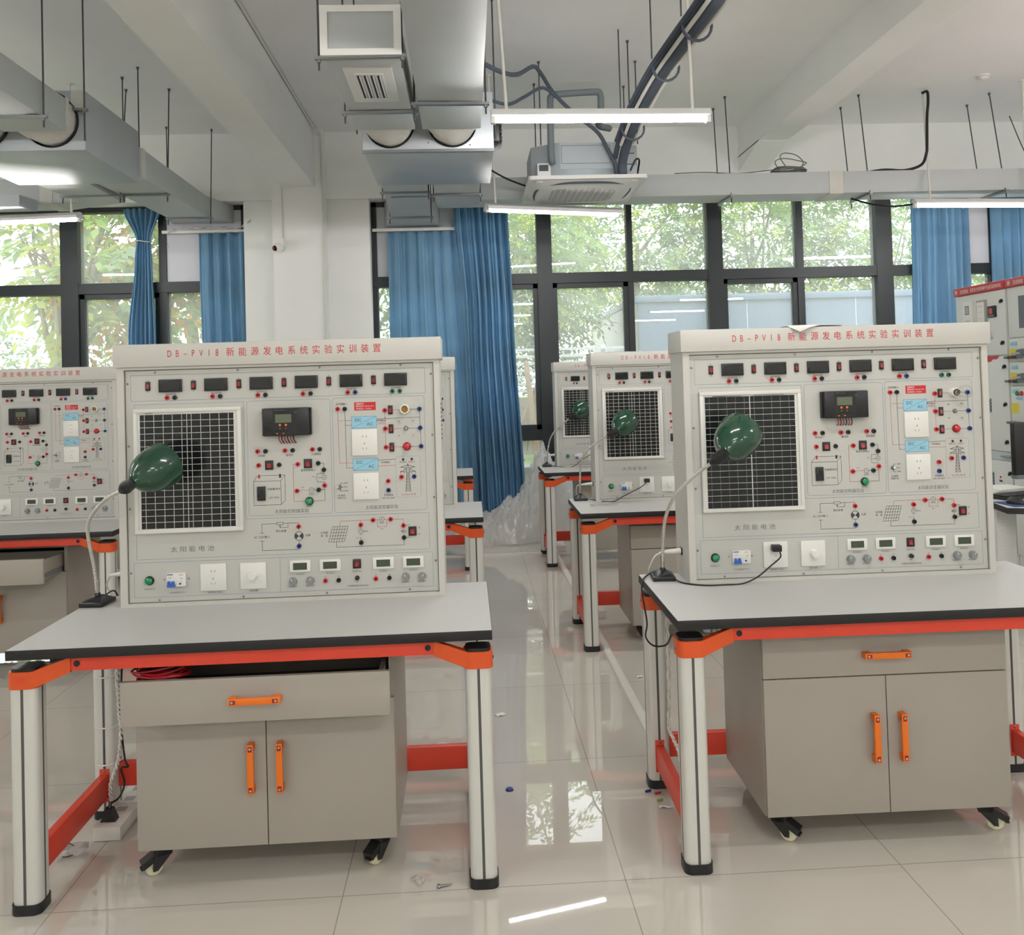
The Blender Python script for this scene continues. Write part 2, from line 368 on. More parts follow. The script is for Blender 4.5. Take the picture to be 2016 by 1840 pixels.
def make_faceplate():
    f = MB('face'); f.box(.0265, FY, .0145, 1.1165, .0125, .8335, 'face')
    for a in ((.0245, .0125, .0268, .8355), (1.1162, .0125, 1.1185, .8355)): f.box(a[0], FY-.0006, a[1], a[2], FY+.002, a[3], 'seam')
    f.box(.0245, FY-.0006, .0125, 1.1185, FY+.002, .0148, 'seam'); f.box(.0245, FY-.0006, .833, 1.1185, FY+.002, .8357, 'seam')
    rrect(f, .045, .725, 1.087, .817, r=0); rrect(f, .045, .032, 1.098, .154, r=0); seg(f, .555, .154, .555, .032, 'line')
    poly(f, [(.056, .713), (.439, .713), (.439, .295), (1.088, .295), (1.088, .165), (.056, .165)], 'line', .0014, True)
    rrect(f, .450, .305, .745, .714); rrect(f, .753, .306, 1.082, .716)
    nm = ['直流电压表', '直流电流表', '直流电压表', '直流电流表', '交流电压表', '交流电流表']
    for i, x in enumerate(MX):
        T(f, nm[i], x, .7472, .0074, 'inkgrey'); T(f, '+', x-.024, .735, .007, 'inkred'); T(f, '-', x+.026, .735, .007)
        T(f, '开', x-.0795, .7965, .006); T(f, '关', x-.0795, .7575, .006)
    for s, x in (('太阳能', .498), ('蓄电池', .597), ('负载输出', .692)): T(f, s, x, .5175, .0088)
    T(f, '直流负载输入', .662, .4615, .0088); T(f, '指示灯', .664, .3325, .0078)
    T(f, '太阳能控制器实验', .601, .3175, .0155, 'inkgrey', width=.120); T(f, '太阳能逆变器实验', .921, .3205, .0155, 'inkgrey', width=.116)
    # battery drawing
    poly(f, [(.468, .342), (.468, .427), (.564, .427), (.564, .342)], closed=True); poly(f, [(.468, .427), (.482, .447), (.579, .447), (.579, .357), (.564, .342)]); seg(f, .564, .427, .579, .447)
    T(f, '铅酸蓄电池', .539, .3985, .009); T(f, '12V 7AH', .539, .368, .010)
    rect(f, .4845, .438, .4915, .451, 'jred'); rect(f, .5585, .438, .5655, .451, 'jblack')
    # controller circuit
    poly(f, [(.626, .484), (.609, .484), (.609, .351), (.65, .351)], 'inkred'); poly(f, [(.678, .351), (.719, .351), (.719, .42)])
    poly(f, [(.698, .485), (.718, .485), (.718, .442)]); poly(f, [(.718, .448), (.693, .448), (.693, .436)]); seg(f, .693, .436, .689, .428); poly(f, [(.693, .427), (.693, .418), (.718, .418)])
    ring(f, .718, .434, .008); T(f, 'A', .718, .434, .010); T(f, 'KA2', .681, .438, .006); T(f, '电流表', .703, .433, .005)
    seg(f, .609, .389, .636, .389, 'inkred'); seg(f, .636, .389, .645, .394, 'inkred'); seg(f, .646, .39, .663, .39, 'inkred'); ring(f, .672, .390, .0085); T(f, 'V', .672, .390, .010)
    seg(f, .681, .390, .719, .391); T(f, 'KV2', .641, .401, .006); T(f, '电压表', .672, .376, .0065)
    # inverter circuit
    T(f, '逆变器输入', .786, .694, .0085); rect(f, .831, .669, .908, .6985, 'jred')
    T(f, '温馨提示:', .837, .6925, .0072, 'white', align='l'); T(f, '离网运行: DC10-17V', .837, .684, .0068, 'white', align='l', width=.064); T(f, '并网运行: 18-50V', .837, .675, .0068, 'white', align='l', width=.055)
    poly(f, [(.772, .676), (.774, .482), (.822, .482)], 'inkred'); seg(f, .774, .634, .82, .634, 'inkred'); poly(f, [(.797, .676), (.799, .464), (.822, .464)]); seg(f, .798, .617, .82, .617)
    for x0, z0, x1, z1 in ((.820, .606, .909, .647), (.822, .454, .911, .496)):
        rect(f, x0, z0, x1, z1, 'blueplate')
        poly(f, [(x0, z0), (x1, z0), (x1, z1), (x0, z1)], 'blueline', .0014, True); seg(f, x0, z0, x1, z1, 'blueline')
        T(f, 'DC', x0+.024, z1-.012, .0165, 'ink'); T(f, 'AC', x1-.024, z0+.014, .0165, 'ink')
    T(f, '离网输出', .925, .631, .0082); T(f, 'AC220V', .925, .623, .006); seg(f, .911, .637, .936, .637); seg(f, .911, .618, .940, .618, 'inkred')
    poly(f, [(.936, .637), (.940, .6415), (.944, .637), (1.064, .639)]); seg(f, .940, .667, .941, .534, 'inkred')
    for z in (.668, .600, .534): seg(f, .94, z, 1.0, z, 'inkred'); seg(f, 1.012, z, 1.066, z)
    seg(f, 1.064, .668, 1.067, .534)
    T(f, '并网输出', .938, .4805, .0085); seg(f, .911, .489, .974, .490); seg(f, .911, .468, .974, .468, 'inkred')
    rrect(f, .974, .353, 1.062, .499, dash=True, r=.006); T(f, '并网 显示', 1.0, .479, .006); T(f, '故障显示', 1.032, .479, .006, 'inkred')
    T(f, '并网输出', .946, .3625, .0085); T(f, 'AC170-260V', .946, .3525, .0085, width=.046); T(f, 'AC220V 电 网', 1.018, .3625, .0085, 'inkred', width=.05)
    T(f, '并/离网', .778, .3665, .008); T(f, '切换开关', .778, .3575, .008)
    poly(f, [(.786, .411), (.775, .411), (.775, .383), (.786, .383)]); seg(f, .775, .397, .786, .397)
    for s, z in (('离网', .411), ('停止', .397), ('并网', .383)): T(f, s, .795, z, .0065)
    w = .0016   # pylon drawing
    for sx in (-1, 1):
        X = lambda a: 1.017+sx*a
        poly(f, [(X(0), .473), (X(.0035), .46), (X(.004), .44), (X(.0085), .372)], 'ink', w)
        poly(f, [(X(0), .468), (X(.026), .4605), (X(.003), .4575)], 'ink', w); poly(f, [(X(.013), .459), (X(.012), .452), (X(.004), .458)], 'ink', .0011)
        poly(f, [(X(.003), .452), (X(.028), .4445), (X(.003), .4435)], 'ink', w)
        seg(f, X(.027), .4445, X(.027), .436, 'ink', .0011); seg(f, X(.013), .4445, X(.013), .436, 'ink', .0011)
        for a in range(6): seg(f, X(-.0038-a*.0006), .44-a*.011, X(.0046+a*.0006), .429-a*.011, 'ink', .0009)
    for a in range(7): seg(f, 1.017-.0038-a*.0007, .44-a*.011, 1.017+.0038+a*.0007, .44-a*.011, 'ink', .0009)
    # lower circuits
    T(f, '太 阳 能 电 池', .249, .197, .022, 'inkgrey', width=.152)
    poly(f, [(.494, .243), (.494, .275), (.546, .275)]); poly(f, [(.57, .275), (.624, .275), (.624, .249)]); rrect(f, .546, .271, .570, .279, 'ink', r=0)
    poly(f, [(.558, .270), (.558, .260), (.586, .260), (.586, .275)]); seg(f, .555, .2655, .561, .2655, 'ink', .003); seg(f, .486, .243, .502, .243); seg(f, .486, .214, .502, .214)
    poly(f, [(.494, .214), (.494, .181), (.624, .181), (.624, .212)]); T(f, 'AC 220V输入', .494, .229, .0105, width=.056); T(f, '调光装置', .561, .248, .0095); T(f, '光源', .655, .230, .0095)
    n = 20; ring(f, .624, .228, .0155, 'ink', .002)
    for a0 in (45, 225):
        pts = [(.624, .228)]+[(.624+.015*math.cos(math.radians(a0+90+t)), .228+.015*math.sin(math.radians(a0+90+t))) for t in range(0, 91, 15)]
        f.add([F0(*p) for p in pts], [tuple(range(len(pts)))], 'ink')
    for i in range(7): seg(f, .743+i*.0093, .257, .728+i*.0093, .202, 'ink', .0012)
    for i in range(6): seg(f, .743-i*.003, .257-i*.011, .799-i*.003, .257-i*.011, 'ink', .0012)
    T(f, '太阳能', .7135, .236, .0092); T(f, '电   池', .7135, .225, .0092)
    poly(f, [(.770, .259), (.770, .275), (.910, .276)], 'inkred'); poly(f, [(.928, .276), (.996, .275), (.996, .205)], 'inkred'); poly(f, [(.756, .200), (.756, .183), (.997, .183), (.997, .209)])
    seg(f, .844, .275, .844, .245, 'inkred'); ring(f, .844, .236, .0085); T(f, 'V', .844, .236, .010); seg(f, .844, .227, .844, .222); seg(f, .840, .216, .844, .21); seg(f, .844, .21, .844, .183)
    ring(f, .919, .277, .0085); T(f, 'A', .919, .277, .010); poly(f, [(.903, .275), (.903, .250), (.914, .250), (.921, .2535)], 'inkred'); poly(f, [(.924, .25), (.936, .25), (.936, .275)], 'inkred')
    T(f, '电流表', .919, .264, .006); T(f, 'KA1', .919, .243, .006); T(f, '电压表', .862, .236, .006); T(f, 'KV1', .83, .214, .006)
    T(f, '输出', .996, .231, .0105); T(f, '开', 1.052, .242, .0085); T(f, '关', 1.052, .219, .0085); seg(f, 1.0, .2525, 1.02, .2525); seg(f, 1.0, .209, 1.02, .209)
    for s, x, z in (('电源指示灯', .098, .061), ('交流电源总开关', .193, .045), ('电源插座 (输出)', .325, .041), ('调光装置', .461, .041), ('电流指示', .626, .0925), ('电压指示', .732, .0925), ('电流指示', .921, .0925), ('电压指示', 1.028, .0925),
                    ('电流调节', .600, .050), ('电压调节', .660, .050), ('电流调节', .999, .050), ('电压调节', 1.058, .050), ('电源开关2', .827, .0945), ('可调直流稳压稳流电源', .828, .0435), ('2A', .827, .0575)):
        T(f, s, x, z, .0076, 'inkred' if s == '2A' else 'inkgrey')
    for x in (.714, .761, .893, .941): ring(f, x, .079, .0024, 'ink', .0008, 8)
    return f
MX = (.185, .3445, .504, .6635, .8225, .982)
def jack_mesh(k):
    m = MB(k); m.lathe([(.0062, 0), (.0083, 0), (.0083, .0035), (.0076, .0062), (.0040, .0062), (.0034, .001)], (0, FY, 0), (0, -1, 0), 14, k); m.cyl((0, FY-.0022, 0), (0, FY-.001, 0), .0036, n=10, k='dark'); return m.mesh('jack')
def rocker_mesh(w, h):
    m = MB('black'); m.box(-w/2, FY-.004, -h/2, w/2, FY, h/2, 'black', .0012)
    a, b = w*.27, h*.29
    m.hexa([(-a, FY-.0065, -b), (a, FY-.0065, -b), (a, FY-.003, -b), (-a, FY-.003, -b), (-a, FY-.0035, b), (a, FY-.0035, b), (a, FY-.003, b), (-a, FY-.003, b)], 'rocker')
    fn = lambda u, v: (u, FY-.0069+(v+b)*.003/(2*b)-.0003, v)
    if w > .02: text(m, 'I', 0, b*.45, .008, 'inkred', fn); text(m, 'O', 0, -b*.5, .008, 'inkred', fn)
    return m.mesh('rocker_switch')
def socket_mesh():
    m = MB('white'); m.box(-.0455, FY-.007, -.0475, .0455, FY, .0475, 'white', .003)
    for x in (-.0062, .0062): m.box(x-.0008, FY-.0074, .0185, x+.0008, FY-.0068, .0245, 'dark')
    m.box(-.0008, FY-.0074, -.0075, .0008, FY-.0068, -.001, 'dark')
    for sx in (-1, 1):
        a = Vector((sx*.0045, 0, -.025)); b = Vector((sx*.0085, 0, -.018)); n = Vector((.0008, 0, .0005*sx))
        m.hexa([(p.x, y, p.z) for y in (FY-.0074, FY-.0068) for p in (a-n, a+n, b+n, b-n)], 'dark')
    return m.mesh('wall_socket')
def knob_mesh():
    m = MB('steel'); m.lathe([(0, .016), (.0125, .016), (.013, .014), (.0145, .001), (.0145, 0)], (0, FY, 0), (0, -1, 0), 18, 'knob'); m.box(-.001, FY-.0165, .003, .001, FY-.0158, .0118, 'white')
    return m.mesh('knob')
def make_panel():
    root = thing('experiment_panel', 'x', 'control panel')
    h = MB('house'); h.box(0, .0125, 0, 1.14, .2, .846, 'house')
    h.box(0, 0, 0, .0245, .0125, .846, 'house'); h.box(1.1185, 0, 0, 1.14, .0125, .846, 'house'); h.box(.0245, 0, 0, 1.1185, .0125, .0125, 'house'); h.box(.0245, 0, .8357, 1.1185, .0125, .846, 'house')
    for i in range(9): h.box(1.1395, .05, .68-i*.016, 1.1404, .15, .686-i*.016, 'dark')
    h.build('housing', root)
    hd = MB('house'); hd.box(-.008, -.012, .846, 1.148, .2, .926, 'house', .0015)
    fn = lambda u, v: (u, -.0124, v)
    spaced(hd, 'DB–PV18', .190, .0276, .891, .034, 'red', fn, 4, .66, .003); spaced(hd, '新能源发电系统实验实训装置', .402, .04315, .891, .033, 'red', fn, 4, .9, .002)
    hd.build('header', root)
    make_faceplate().build('faceplate', root)
    # photovoltaic module
    sp = MB('alufr'); x0, x1, z0, z1 = .057, .432, .258, .697
    for a in ((x0, z0, x1, z0+.013), (x0, z1-.013, x1, z1), (x0, z0+.013, x0+.013, z1-.013), (x1-.013, z0+.013, x1, z1-.013)): sp.box(a[0], FY-.018, a[1], a[2], FY, a[3], 'alufr', .001)
    p = sp.build('solar_module', root, (0, 0, 0)); p['label'] = 'black solar cell module in a white frame'
    cl = MB('cell'); cl.box(x0+.0125, FY-.012, z0+.0125, x1-.0125, FY-.004, z1-.0125, 'alufr')
    cl.box(.079, FY-.0125, .274, .4055, FY-.0118, .676, 'cell')
    fz = FY-.0128; bars = MB('cellln')
    for i in range(1, 18): bars.box(.079, fz, .274+i*.402/18-.00085, .4055, fz+.0004, .274+i*.402/18+.00085, 'cellln')
    for b in (.079, .2423):
        for o in (.016, .0485, .081, .113, .1455): bars.box(b+o-.00085, fz, .270, b+o+.00085, fz+.0004, .68, 'cellln')
    bars.box(.2413, fz, .272, .2433, fz+.0004, .678, 'cellln')
    cm = cl; cm.mi('cellln'); cm.add(bars.v, bars.f, 'cellln')
    for i in range(12): cm.box(.098+i*.0022, fz, .6795, .0988+i*.0022, fz+.0004, .683, 'ink')
    cm.build('cells', p)
    # charge controller
    cc = MB('black'); cc.box(.512, FY-.034, .588, .675, FY, .687, 'black', .004); cc.box(.507, FY-.018, .589, .5125, FY, .686, 'black', .002); cc.box(.6745, FY-.018, .589, .680, FY, .686, 'black', .002)
    cc.box(.548, FY-.0345, .592, .630, FY-.0335, .683, 'edge')
    g = lambda u, v: (u, FY-.0348, v)
    text(cc, 'CE', .628, .6715, .008, 'pipegrey', g); text(cc, 'MPPT controller', .573, .679, .005, 'pipegrey', g)
    for x in (.573, .594): cc.box(x-.0035, FY-.036, .6235, x+.0035, FY-.0338, .6305, 'handle'); cc.box(x-.002, FY-.0352, .6135, x+.002, FY-.0344, .6165, 'brass')
    for i in range(6): cc.cyl((.556+i*.0105, FY-.0352, .606), (.556+i*.0105, FY-.0342, .606), .0034, n=10, k='dark')
    for x in (.563, .585): cc.box(x-.003, FY-.0352, .5955, x+.003, FY-.0344, .5985, 'handle')
    for z in (.602, .672): cc.box(.5085, FY-.0186, z-.009, .5115, FY-.0176, z+.009, 'dark'); cc.box(.6755, FY-.0186, z-.009, .6785, FY-.0176, z+.009, 'dark')
    c = cc.build('charge_controller', root)
    MB('lcd').box(.557, FY-.0362, .635, .614, FY-.0344, .665, 'lcd').build('display', c)
    for i in range(6):
        x = .5645+i*.0103; k = 'redwire' if i % 2 == 0 else 'cable'
        MB(k).tube([(x, FY-.015, .589), (x+.001, FY-.02, .577), (x+.004, FY-.012, .566), (x+.0055, FY+.001, .5595)], .0019, 6, k, smoothpts=4).build('wire', c)
    # meters and switches of the top row
    mm = MB('black'); mm.box(-.0405, FY-.009, -.0225, .0405, FY, .0225, 'black', .0015); mm = mm.mesh('panel_meter')
    ms = MB('glassdark').box(-.0335, FY-.0096, -.0165, .0335, FY-.0086, .0165, 'glassdark').mesh('screen')
    rs, rb = rocker_mesh(.017, .032), rocker_mesh(.029, .033)
    for i, x in enumerate(MX):
        o = inst(mm, 'panel_meter', root, (x, 0, .7775)); inst(ms, 'screen', o); inst(rs, 'rocker_switch', root, (x-.0795, 0, .7775))
    J = {k: jack_mesh(k) for k in ('jred', 'jblack', 'jblue', 'jgreen')}
    jk = []
    for i, x in enumerate(MX): jk += [(x-.013, .735, 'jgreen' if i == 5 else 'jred'), (x+.0135, .735, ('jblack',)*4+('jblue', 'jgreen'), i)]
    jk = [(a[0], a[1], a[2] if isinstance(a[2], str) else (a[2][0] if a[3] < 4 else ('jblue' if a[3] == 4 else 'jgreen'))) for a in jk]
    jk += [(.485, .534, 'jred'), (.513, .534, 'jblack'), (.582, .534, 'jred'), (.609, .534, 'jblack'), (.679, .535, 'jred'), (.705, .535, 'jblack'), (.488, .484, 'jred'), (.560, .484, 'jblack'), (.626, .484, 'jred'), (.698, .485, 'jblack'),
           (.718, .461, 'jblack'), (.719, .405, 'jred'), (.621, .389, 'jred'), (.698, .390, 'jblack'), (.772, .676, 'jred'), (.797, .676, 'jblack'), (.940, .667, 'jred'), (1.064, .668, 'jblue'), (.940, .601, 'jred'), (1.065, .600, 'jblue'),
           (.941, .534, 'jred'), (1.067, .534, 'jblue'), (.994, .426, 'jred'), (1.039, .426, 'jblue'), (.946, .413, 'jred'), (.946, .380, 'jblue'), (.624, .262, 'jred'), (.624, .193, 'jblue'), (.844, .260, 'jred'), (.844, .197, 'jblack'),
           (.888, .275, 'jred'), (.951, .276, 'jred'), (.996, .252, 'jred'), (.997, .209, 'jblack'), (.714, .066, 'jred'), (.761, .066, 'jblack'), (.893, .066, 'jred'), (.941, .067, 'jblack')]
    for x, z, k in jk: inst(J[k], 'jack', root, (x, 0, z))
    for x, z in ((.960, .668), (.961, .600), (.962, .534)): inst(rs, 'rocker_switch', root, (x, 0, z))
    for x, z in ((.525, .484), (.662, .485), (1.028, .231), (.827, .122)): inst(rb, 'rocker_switch', root, (x, 0, z))
    so = socket_mesh()
    for x, z in ((.8655, .5545), (.867, .3975), (.321, .095)): inst(so, 'wall_socket', root, (x, 0, z))
    d = MB('white'); d.box(-.0455, FY-.007, -.0465, .0455, FY, .0465, 'white', .003)
    for i in range(4): d.box(-.011+i*.006, FY-.0075, -.026, -.009+i*.006, FY-.0069, -.0235, 'acgrey')
    dm = d.build('dimmer_plate', root, (.4605, 0, .0945)); MB('white').lathe([(0, .022), (.0125, .022), (.0135, .020), (.015, 0)], (0, FY-.007, .001), (0, -1, 0), 20, 'white').build('dimmer_knob', dm)
    b = MB('white'); b.box(-.033, FY-.012, -.024, .033, FY, .024, 'white', .0015)
    bf = lambda u, v: (u, FY-.0124, v); text(b, 'RCBO', .018, .018, .006, 'jred', bf); text(b, 'C16', -.02, .009, .006, 'ink', bf); text(b, '230V', .02, .006, .005, 'ink', bf); text(b, 'T', .018, -.004, .006, 'ink', bf)
    b.box(-.031, FY-.0124, .018, -.01, FY-.0119, .021, 'jblue'); b.box(.012, FY-.0135, -.016, .018, FY-.0115, -.0105, 'jblue')
    bo = b.build('circuit_breaker', root, (.193, 0, .0915))
    lv = MB('blueline'); lv.box(-.03, FY-.0185, -.0235, -.002, FY-.0115, -.0135, 'jblue2', .001)
    for x in (-.024, -.0095): lv.box(x-.004, FY-.022, -.0135, x+.004, FY-.0115, -.003, 'jblue2', .001)
    lv.build('breaker_lever', bo)
    for x in (.1485, .2345): MB('steel').sphere((x, FY, .093), .0032, 'steel', 8, (1, .5, 1)).build('screw', root)
    def cap(name, x, z, r, k, base='black', lab=None):
        m = MB(base); m.lathe([(r*1.2, 0), (r*1.2, .004), (r, .0055), (r, .010)], (0, FY, 0), (0, -1, 0), 20, base); m.lathe([(r*.98, .0055), (r*.95, .012), (r*.6, .0165), (0, .0175)], (0, FY, 0), (0, -1, 0), 20, k)
        o = m.build(name, root, (x, 0, z)); return o
    cap('pilot_lamp', .664, .351, .0125, 'green'); cap('pilot_lamp', .098, .091, .0135, 'green'); cap('pilot_lamp', 1.016, .535, .0125, 'redcap', 'rocker')
    hl = MB('white'); hl.lathe([(.0125, .004), (.0125, .022), (.0145, .024), (.017, .022), (.018, 0)], (0, FY, 0), (0, -1, 0), 22, 'white'); hl.cyl((0, FY, 0), (0, FY-.005, 0), .0128, n=20, k='brass'); hl.box(-.003, FY-.012, -.008, .003, FY-.004, .008, 'brass')
    hl.build('lamp_holder', root, (1.012, 0, .669))
    MB('steel').lathe([(0, .011), (.005, .010), (.007, .006), (.009, 0)], (0, FY, 0), (0, -1, 0), 14, 'steel').build('test_lamp_base', root, (1.014, 0, .600))
    tg = MB('steel'); tg.lathe([(0, .008), (.005, .008), (.0075, .004), (.0075, 0)], (0, FY, 0), (0, -1, 0), 12, 'steel'); tg.cyl((0, FY-.006, 0), (-.004, FY-.022, .003), .0028, .0035, 8, 'chrome'); tg.build('toggle_switch', root, (.772, 0, .397))
    for x, z in ((1.001, .4885), (1.032, .489)): MB('black').sphere((x, FY-.001, z), .0045, 'black', 10, (1, .7, 1)).build('indicator', root)
    dp = MB('black'); dp.box(.481, FY-.008, .359, .510, FY, .409, 'black', .0015); dp.box(.489, FY-.0084, .37, .502, FY-.0076, .398, 'glassdark'); dp.build('battery_gauge', root)
    lm = MB('white'); lm.box(-.037, FY-.006, -.0205, .037, FY, .0205, 'white', .0015); lm = lm.mesh('small_meter'); ls = MB('lcd2').box(-.0245, FY-.0066, -.0125, .0245, FY-.0056, .0125, 'lcd2').mesh('screen')
    for x in (.626, .732, .921, 1.028): o = inst(lm, 'small_meter', root, (x, 0, .1215)); inst(ls, 'screen', o)
    kn = knob_mesh()
    for i, x in enumerate((.600, .660, .999, 1.058)): inst(kn, 'adjusting_knob', root, (x, 0, .069), (0, (-.5, .4, -.3, .6)[i], 0))
    MB('black').lathe([(0, .012), (.0065, .012), (.0075, .010), (.0085, 0)], (0, FY, 0), (0, -1, 0), 12, 'jblack').build('fuse_holder', root, (.827, 0, .0715))
    sc = MB('steel').sphere((0, FY-.0005, 0), .0042, 'steel', 10, (1, .55, 1)).mesh('screw')
    for x, z in ((.131, .0215), (.424, .0215), (.718, .0225), (1.013, .0235), (.0345, .345), (.0345, .119), (1.1085, .350), (1.1085, .123), (.131, .826), (.421, .827), (.711, .828), (1.0, .829), (.0345, .788), (.0345, .567), (1.1085, .794), (1.1085, .574)): inst(sc, 'screw', root, (x, 0, z))
    ss = MB('steel').cyl((0, FY, 0), (0, FY-.006, 0), .0026, .0018, 8, 'chrome').mesh('stud')
    for x, z in ((.990, .626), (1.040, .627), (.990, .575), (1.040, .575)): inst(ss, 'stud', root, (x, 0, z))
    return root
M['jblue2'] = mat('bright blue plastic', (48, 104, 200), .35)

# ------------------------------------------------------------------ workbench (local: x right, y back, origin at the front left corner on the floor)
BW, BD, BH = 1.448, .653, .78
def rsq(w, d, r, n=4):
    out = []
    for cx, cy, a0 in ((w/2-r, d/2-r, 0), (-w/2+r, d/2-r, 90), (-w/2+r, -d/2+r, 180), (w/2-r, -d/2+r, 270)):
        out += [(cx+r*math.cos(math.radians(a0+90*i/n)), cy+r*math.sin(math.radians(a0+90*i/n))) for i in range(n+1)]
    return out
def make_bench():
    root = thing('workbench', 'x', 'workbench')
    t = MB('top'); t.box(0, 0, BH-.03, BW, BD, BH-.0006, 'edge', .0012); t.box(.0015, .0015, BH-.0012, BW-.0015, BD-.0015, BH, 'top')
    t.build('tabletop', root)
    V = lambda u, v, h: (u, v, h)
    lg = MB('alu')
    P = rsq(.082, .078, .022); lg.prism(P, V, .022, .664, 'alu')
    for q in ((0, -1), (0, 1), (1, 0), (-1, 0)):
        x, y = q[0]*.0402, q[1]*.0382
        lg.box(x-(.0042 if q[1] else .0012), y-(.0042 if q[0] else .0012), .022, x+(.0042 if q[1] else .0012), y+(.0042 if q[0] else .0012), .664, 'groove')
    lgm = lg.mesh('leg')
    ft = MB('black'); ft.prism(rsq(.09, .086, .024), V, 0, .03, 'black'); ft = ft.mesh('foot')
    for fx, fy, sx, sy in ((.045, .043, 1, 1), (BW-.045, .043, -1, 1), (.045, BD-.043, 1, -1), (BW-.045, BD-.043, -1, -1)):
        l = inst(lgm, 'leg', root, (fx, fy, 0)); inst(ft, 'foot', l)
        b = MB('orange'); b.prism(rsq(.090, .088, .024), V, .664, .714, 'orange'); b.prism(rsq(.078, .074, .02), V, .712, .7235, 'black')
        # arm that rises to the rail
        x0, x1 = sx*.03, sx*.135; y0, y1 = -sy*.040, -sy*.008
        pts = [(x0, y0, .664), (x0, y1, .664), (x0, y0, .714), (x0, y1, .714), (x1, y0*.6, .703), (x1, y1*.2, .703), (x1, y0*.6, .748), (x1, y1*.2, .748)]
        b.hexa([pts[i] for i in (0, 4, 5, 1, 2, 6, 7, 3)], 'orange'); b.sphere((-sx*.047, -sy*.01, .69), .006, 'steel', 8, (.6, 1, 1))
        b.build('corner_bracket', root, (fx, fy, 0))
    for y0, y1, s in ((.022, .050, -1), (BD-.050, BD-.022, 1)):
        r = MB('rail'); r.box(.178, y0, .706, BW-.178, y1, .7485, 'rail', .0015)
        ye = y0 if s < 0 else y1
        for x in (.198, BW-.198): r.cyl((x, ye, .728), (x, ye+s*.0015, .728), .0095, n=14, k='black')
        for x in (.178, BW-.178): r.box(x-.002, y0-.0004, .704, x+.002, y1+.0004, .7495, 'dark')
        r.build('apron_rail', root)
    m = MB('rail'); m.box(.085, BD-.058, .105, BW-.085, BD-.030, .190, 'rail', .0015); m.build('rear_stretcher', root)
    for x, sx in ((.045, 1), (BW-.045, -1)):
        m = MB('rail'); m.box(x-.014, .082, .078, x+.014, BD-.082, .163, 'rail', .0015)
        for y in (.0835, BD-.0835): m.box(x-.017, y-.002, .062, x+.017, y+.002, .180, 'rail', .001); m.sphere((x, y+(.003 if y < .3 else -.003), .172), .005, 'steel', 8, (1, .5, 1))
        m.build('side_stretcher', root)
    return root

# ------------------------------------------------------------------ rolling cabinet (local: origin front left bottom corner on the floor)
CW, CD = .815, .46
def handle_mesh():
    m = MB('handle')   # along x, standing off the front
    m.box(-.0775, -.030, -.0105, .0775, -.017, .0105, 'handle', .003)
    for s in (-1, 1):
        m.box(s*.066-.0115, -.028, -.0105, s*.066+.0115, 0, .0105, 'handle', .003)
        m.box(s*.063-.008, -.0305, -.006, s*.063+.008, -.029, .006, 'rocker'); m.cyl((s*.065, -.0315, 0), (s*.065, -.030, 0), .0042, n=10, k='chrome')
    return m.mesh('handle')
def make_cabinet(pull=0.0, turn=(0, 0, 0, 0)):
    root = thing('rolling_cabinet', 'x', 'cabinet')
    b = MB('cab'); zb, zt = .095, .693
    b.box(0, .018, zb, .018, CD, zt, 'cab'); b.box(CW-.018, .018, zb, CW, CD, zt, 'cab'); b.box(.018, .018, zb, CW-.018, CD, zb+.018, 'cab')
    b.box(.018, CD-.012, zb+.018, CW-.018, CD, zt, 'cabin'); b.box(.018, .02, .535, CW-.018, CD-.012, .547, 'cabin'); b.box(.018, .018, zt-.018, CW-.018, CD-.012, zt, 'cab')
    b.build('body', root)
    hm = handle_mesh()
    d = MB('cab'); d.box(.003, 0, .543, CW-.003, .018, .676, 'cab', .001)
    if pull:
        for x0, x1 in ((.03, .044), (CW-.044, CW-.03)): d.box(x0, .018, .552, x1, CD-.05, .655, 'cab')
        d.box(.044, .018, .552, CW-.044, CD-.05, .558, 'cabin'); d.box(.044, CD-.06, .558, CW-.044, CD-.05, .65, 'cab')
        d.box(.0245, .018, .562, .0295, CD-.05, .585, 'steel'); d.box(CW-.0295, .018, .562, CW-.0245, CD-.05, .585, 'steel')
    do = d.build('drawer', root, (0, -pull, 0)); inst(hm, 'drawer_handle', do, (CW/2, 0, .612))
    for x0, x1, hx in ((.003, CW/2-.0015, CW/2-.045), (CW/2+.0015, CW-.003, CW/2+.045)):
        o = MB('cab').box(x0, 0, .097, x1, .018, .539, 'cab', .001).build('door', root); inst(hm, 'door_handle', o, (hx, 0, .345), (0, PI/2, 0))
    for i, (x, y) in enumerate(((.06, .06), (CW-.06, .06), (.06, CD-.06), (CW-.06, CD-.06))):
        c = MB('black'); c.box(-.03, -.028, .088, .03, .028, .095, 'steel')
        c.cyl((0, 0, .07), (0, 0, .09), .02, n=14, k='black')
        for s in (-1, 1): c.prism([(-.022, .085), (.022, .085), (.02, .06), (-.022, .018), (-.036, .018), (-.034, .05)], lambda u, v, h: (h, u, v), s*.015, s*.021, 'black'); c.sphere((s*.0185, -.029, .03), .006, 'steel', 8, (.4, 1, 1))
        c.box(-.021, -.026, .056, .021, .024, .088, 'black', .005)
        co = c.build('castor', root, (x, y, 0), (0, 0, turn[i]))
        w = MB('wheel'); w.lathe([(.008, -.011), (.024, -.011), (.0275, -.007), (.0275, .007), (.024, .011), (.008, .011)], (0, -.029, .0275), (1, 0, 0), 20, 'wheel'); w.build('wheel', co)
        k = MB('black'); k.hexa([(-.019, -.064, .030), (.019, -.064, .030), (.019, -.012, .056), (-.019, -.012, .056), (-.019, -.070, .050), (.019, -.070, .050), (.019, -.016, .078), (-.019, -.016, .078)], 'black')
        k.box(-.012, -.07, .028, .012, -.058, .034, 'black'); k.build('brake_pedal', co)
    return root

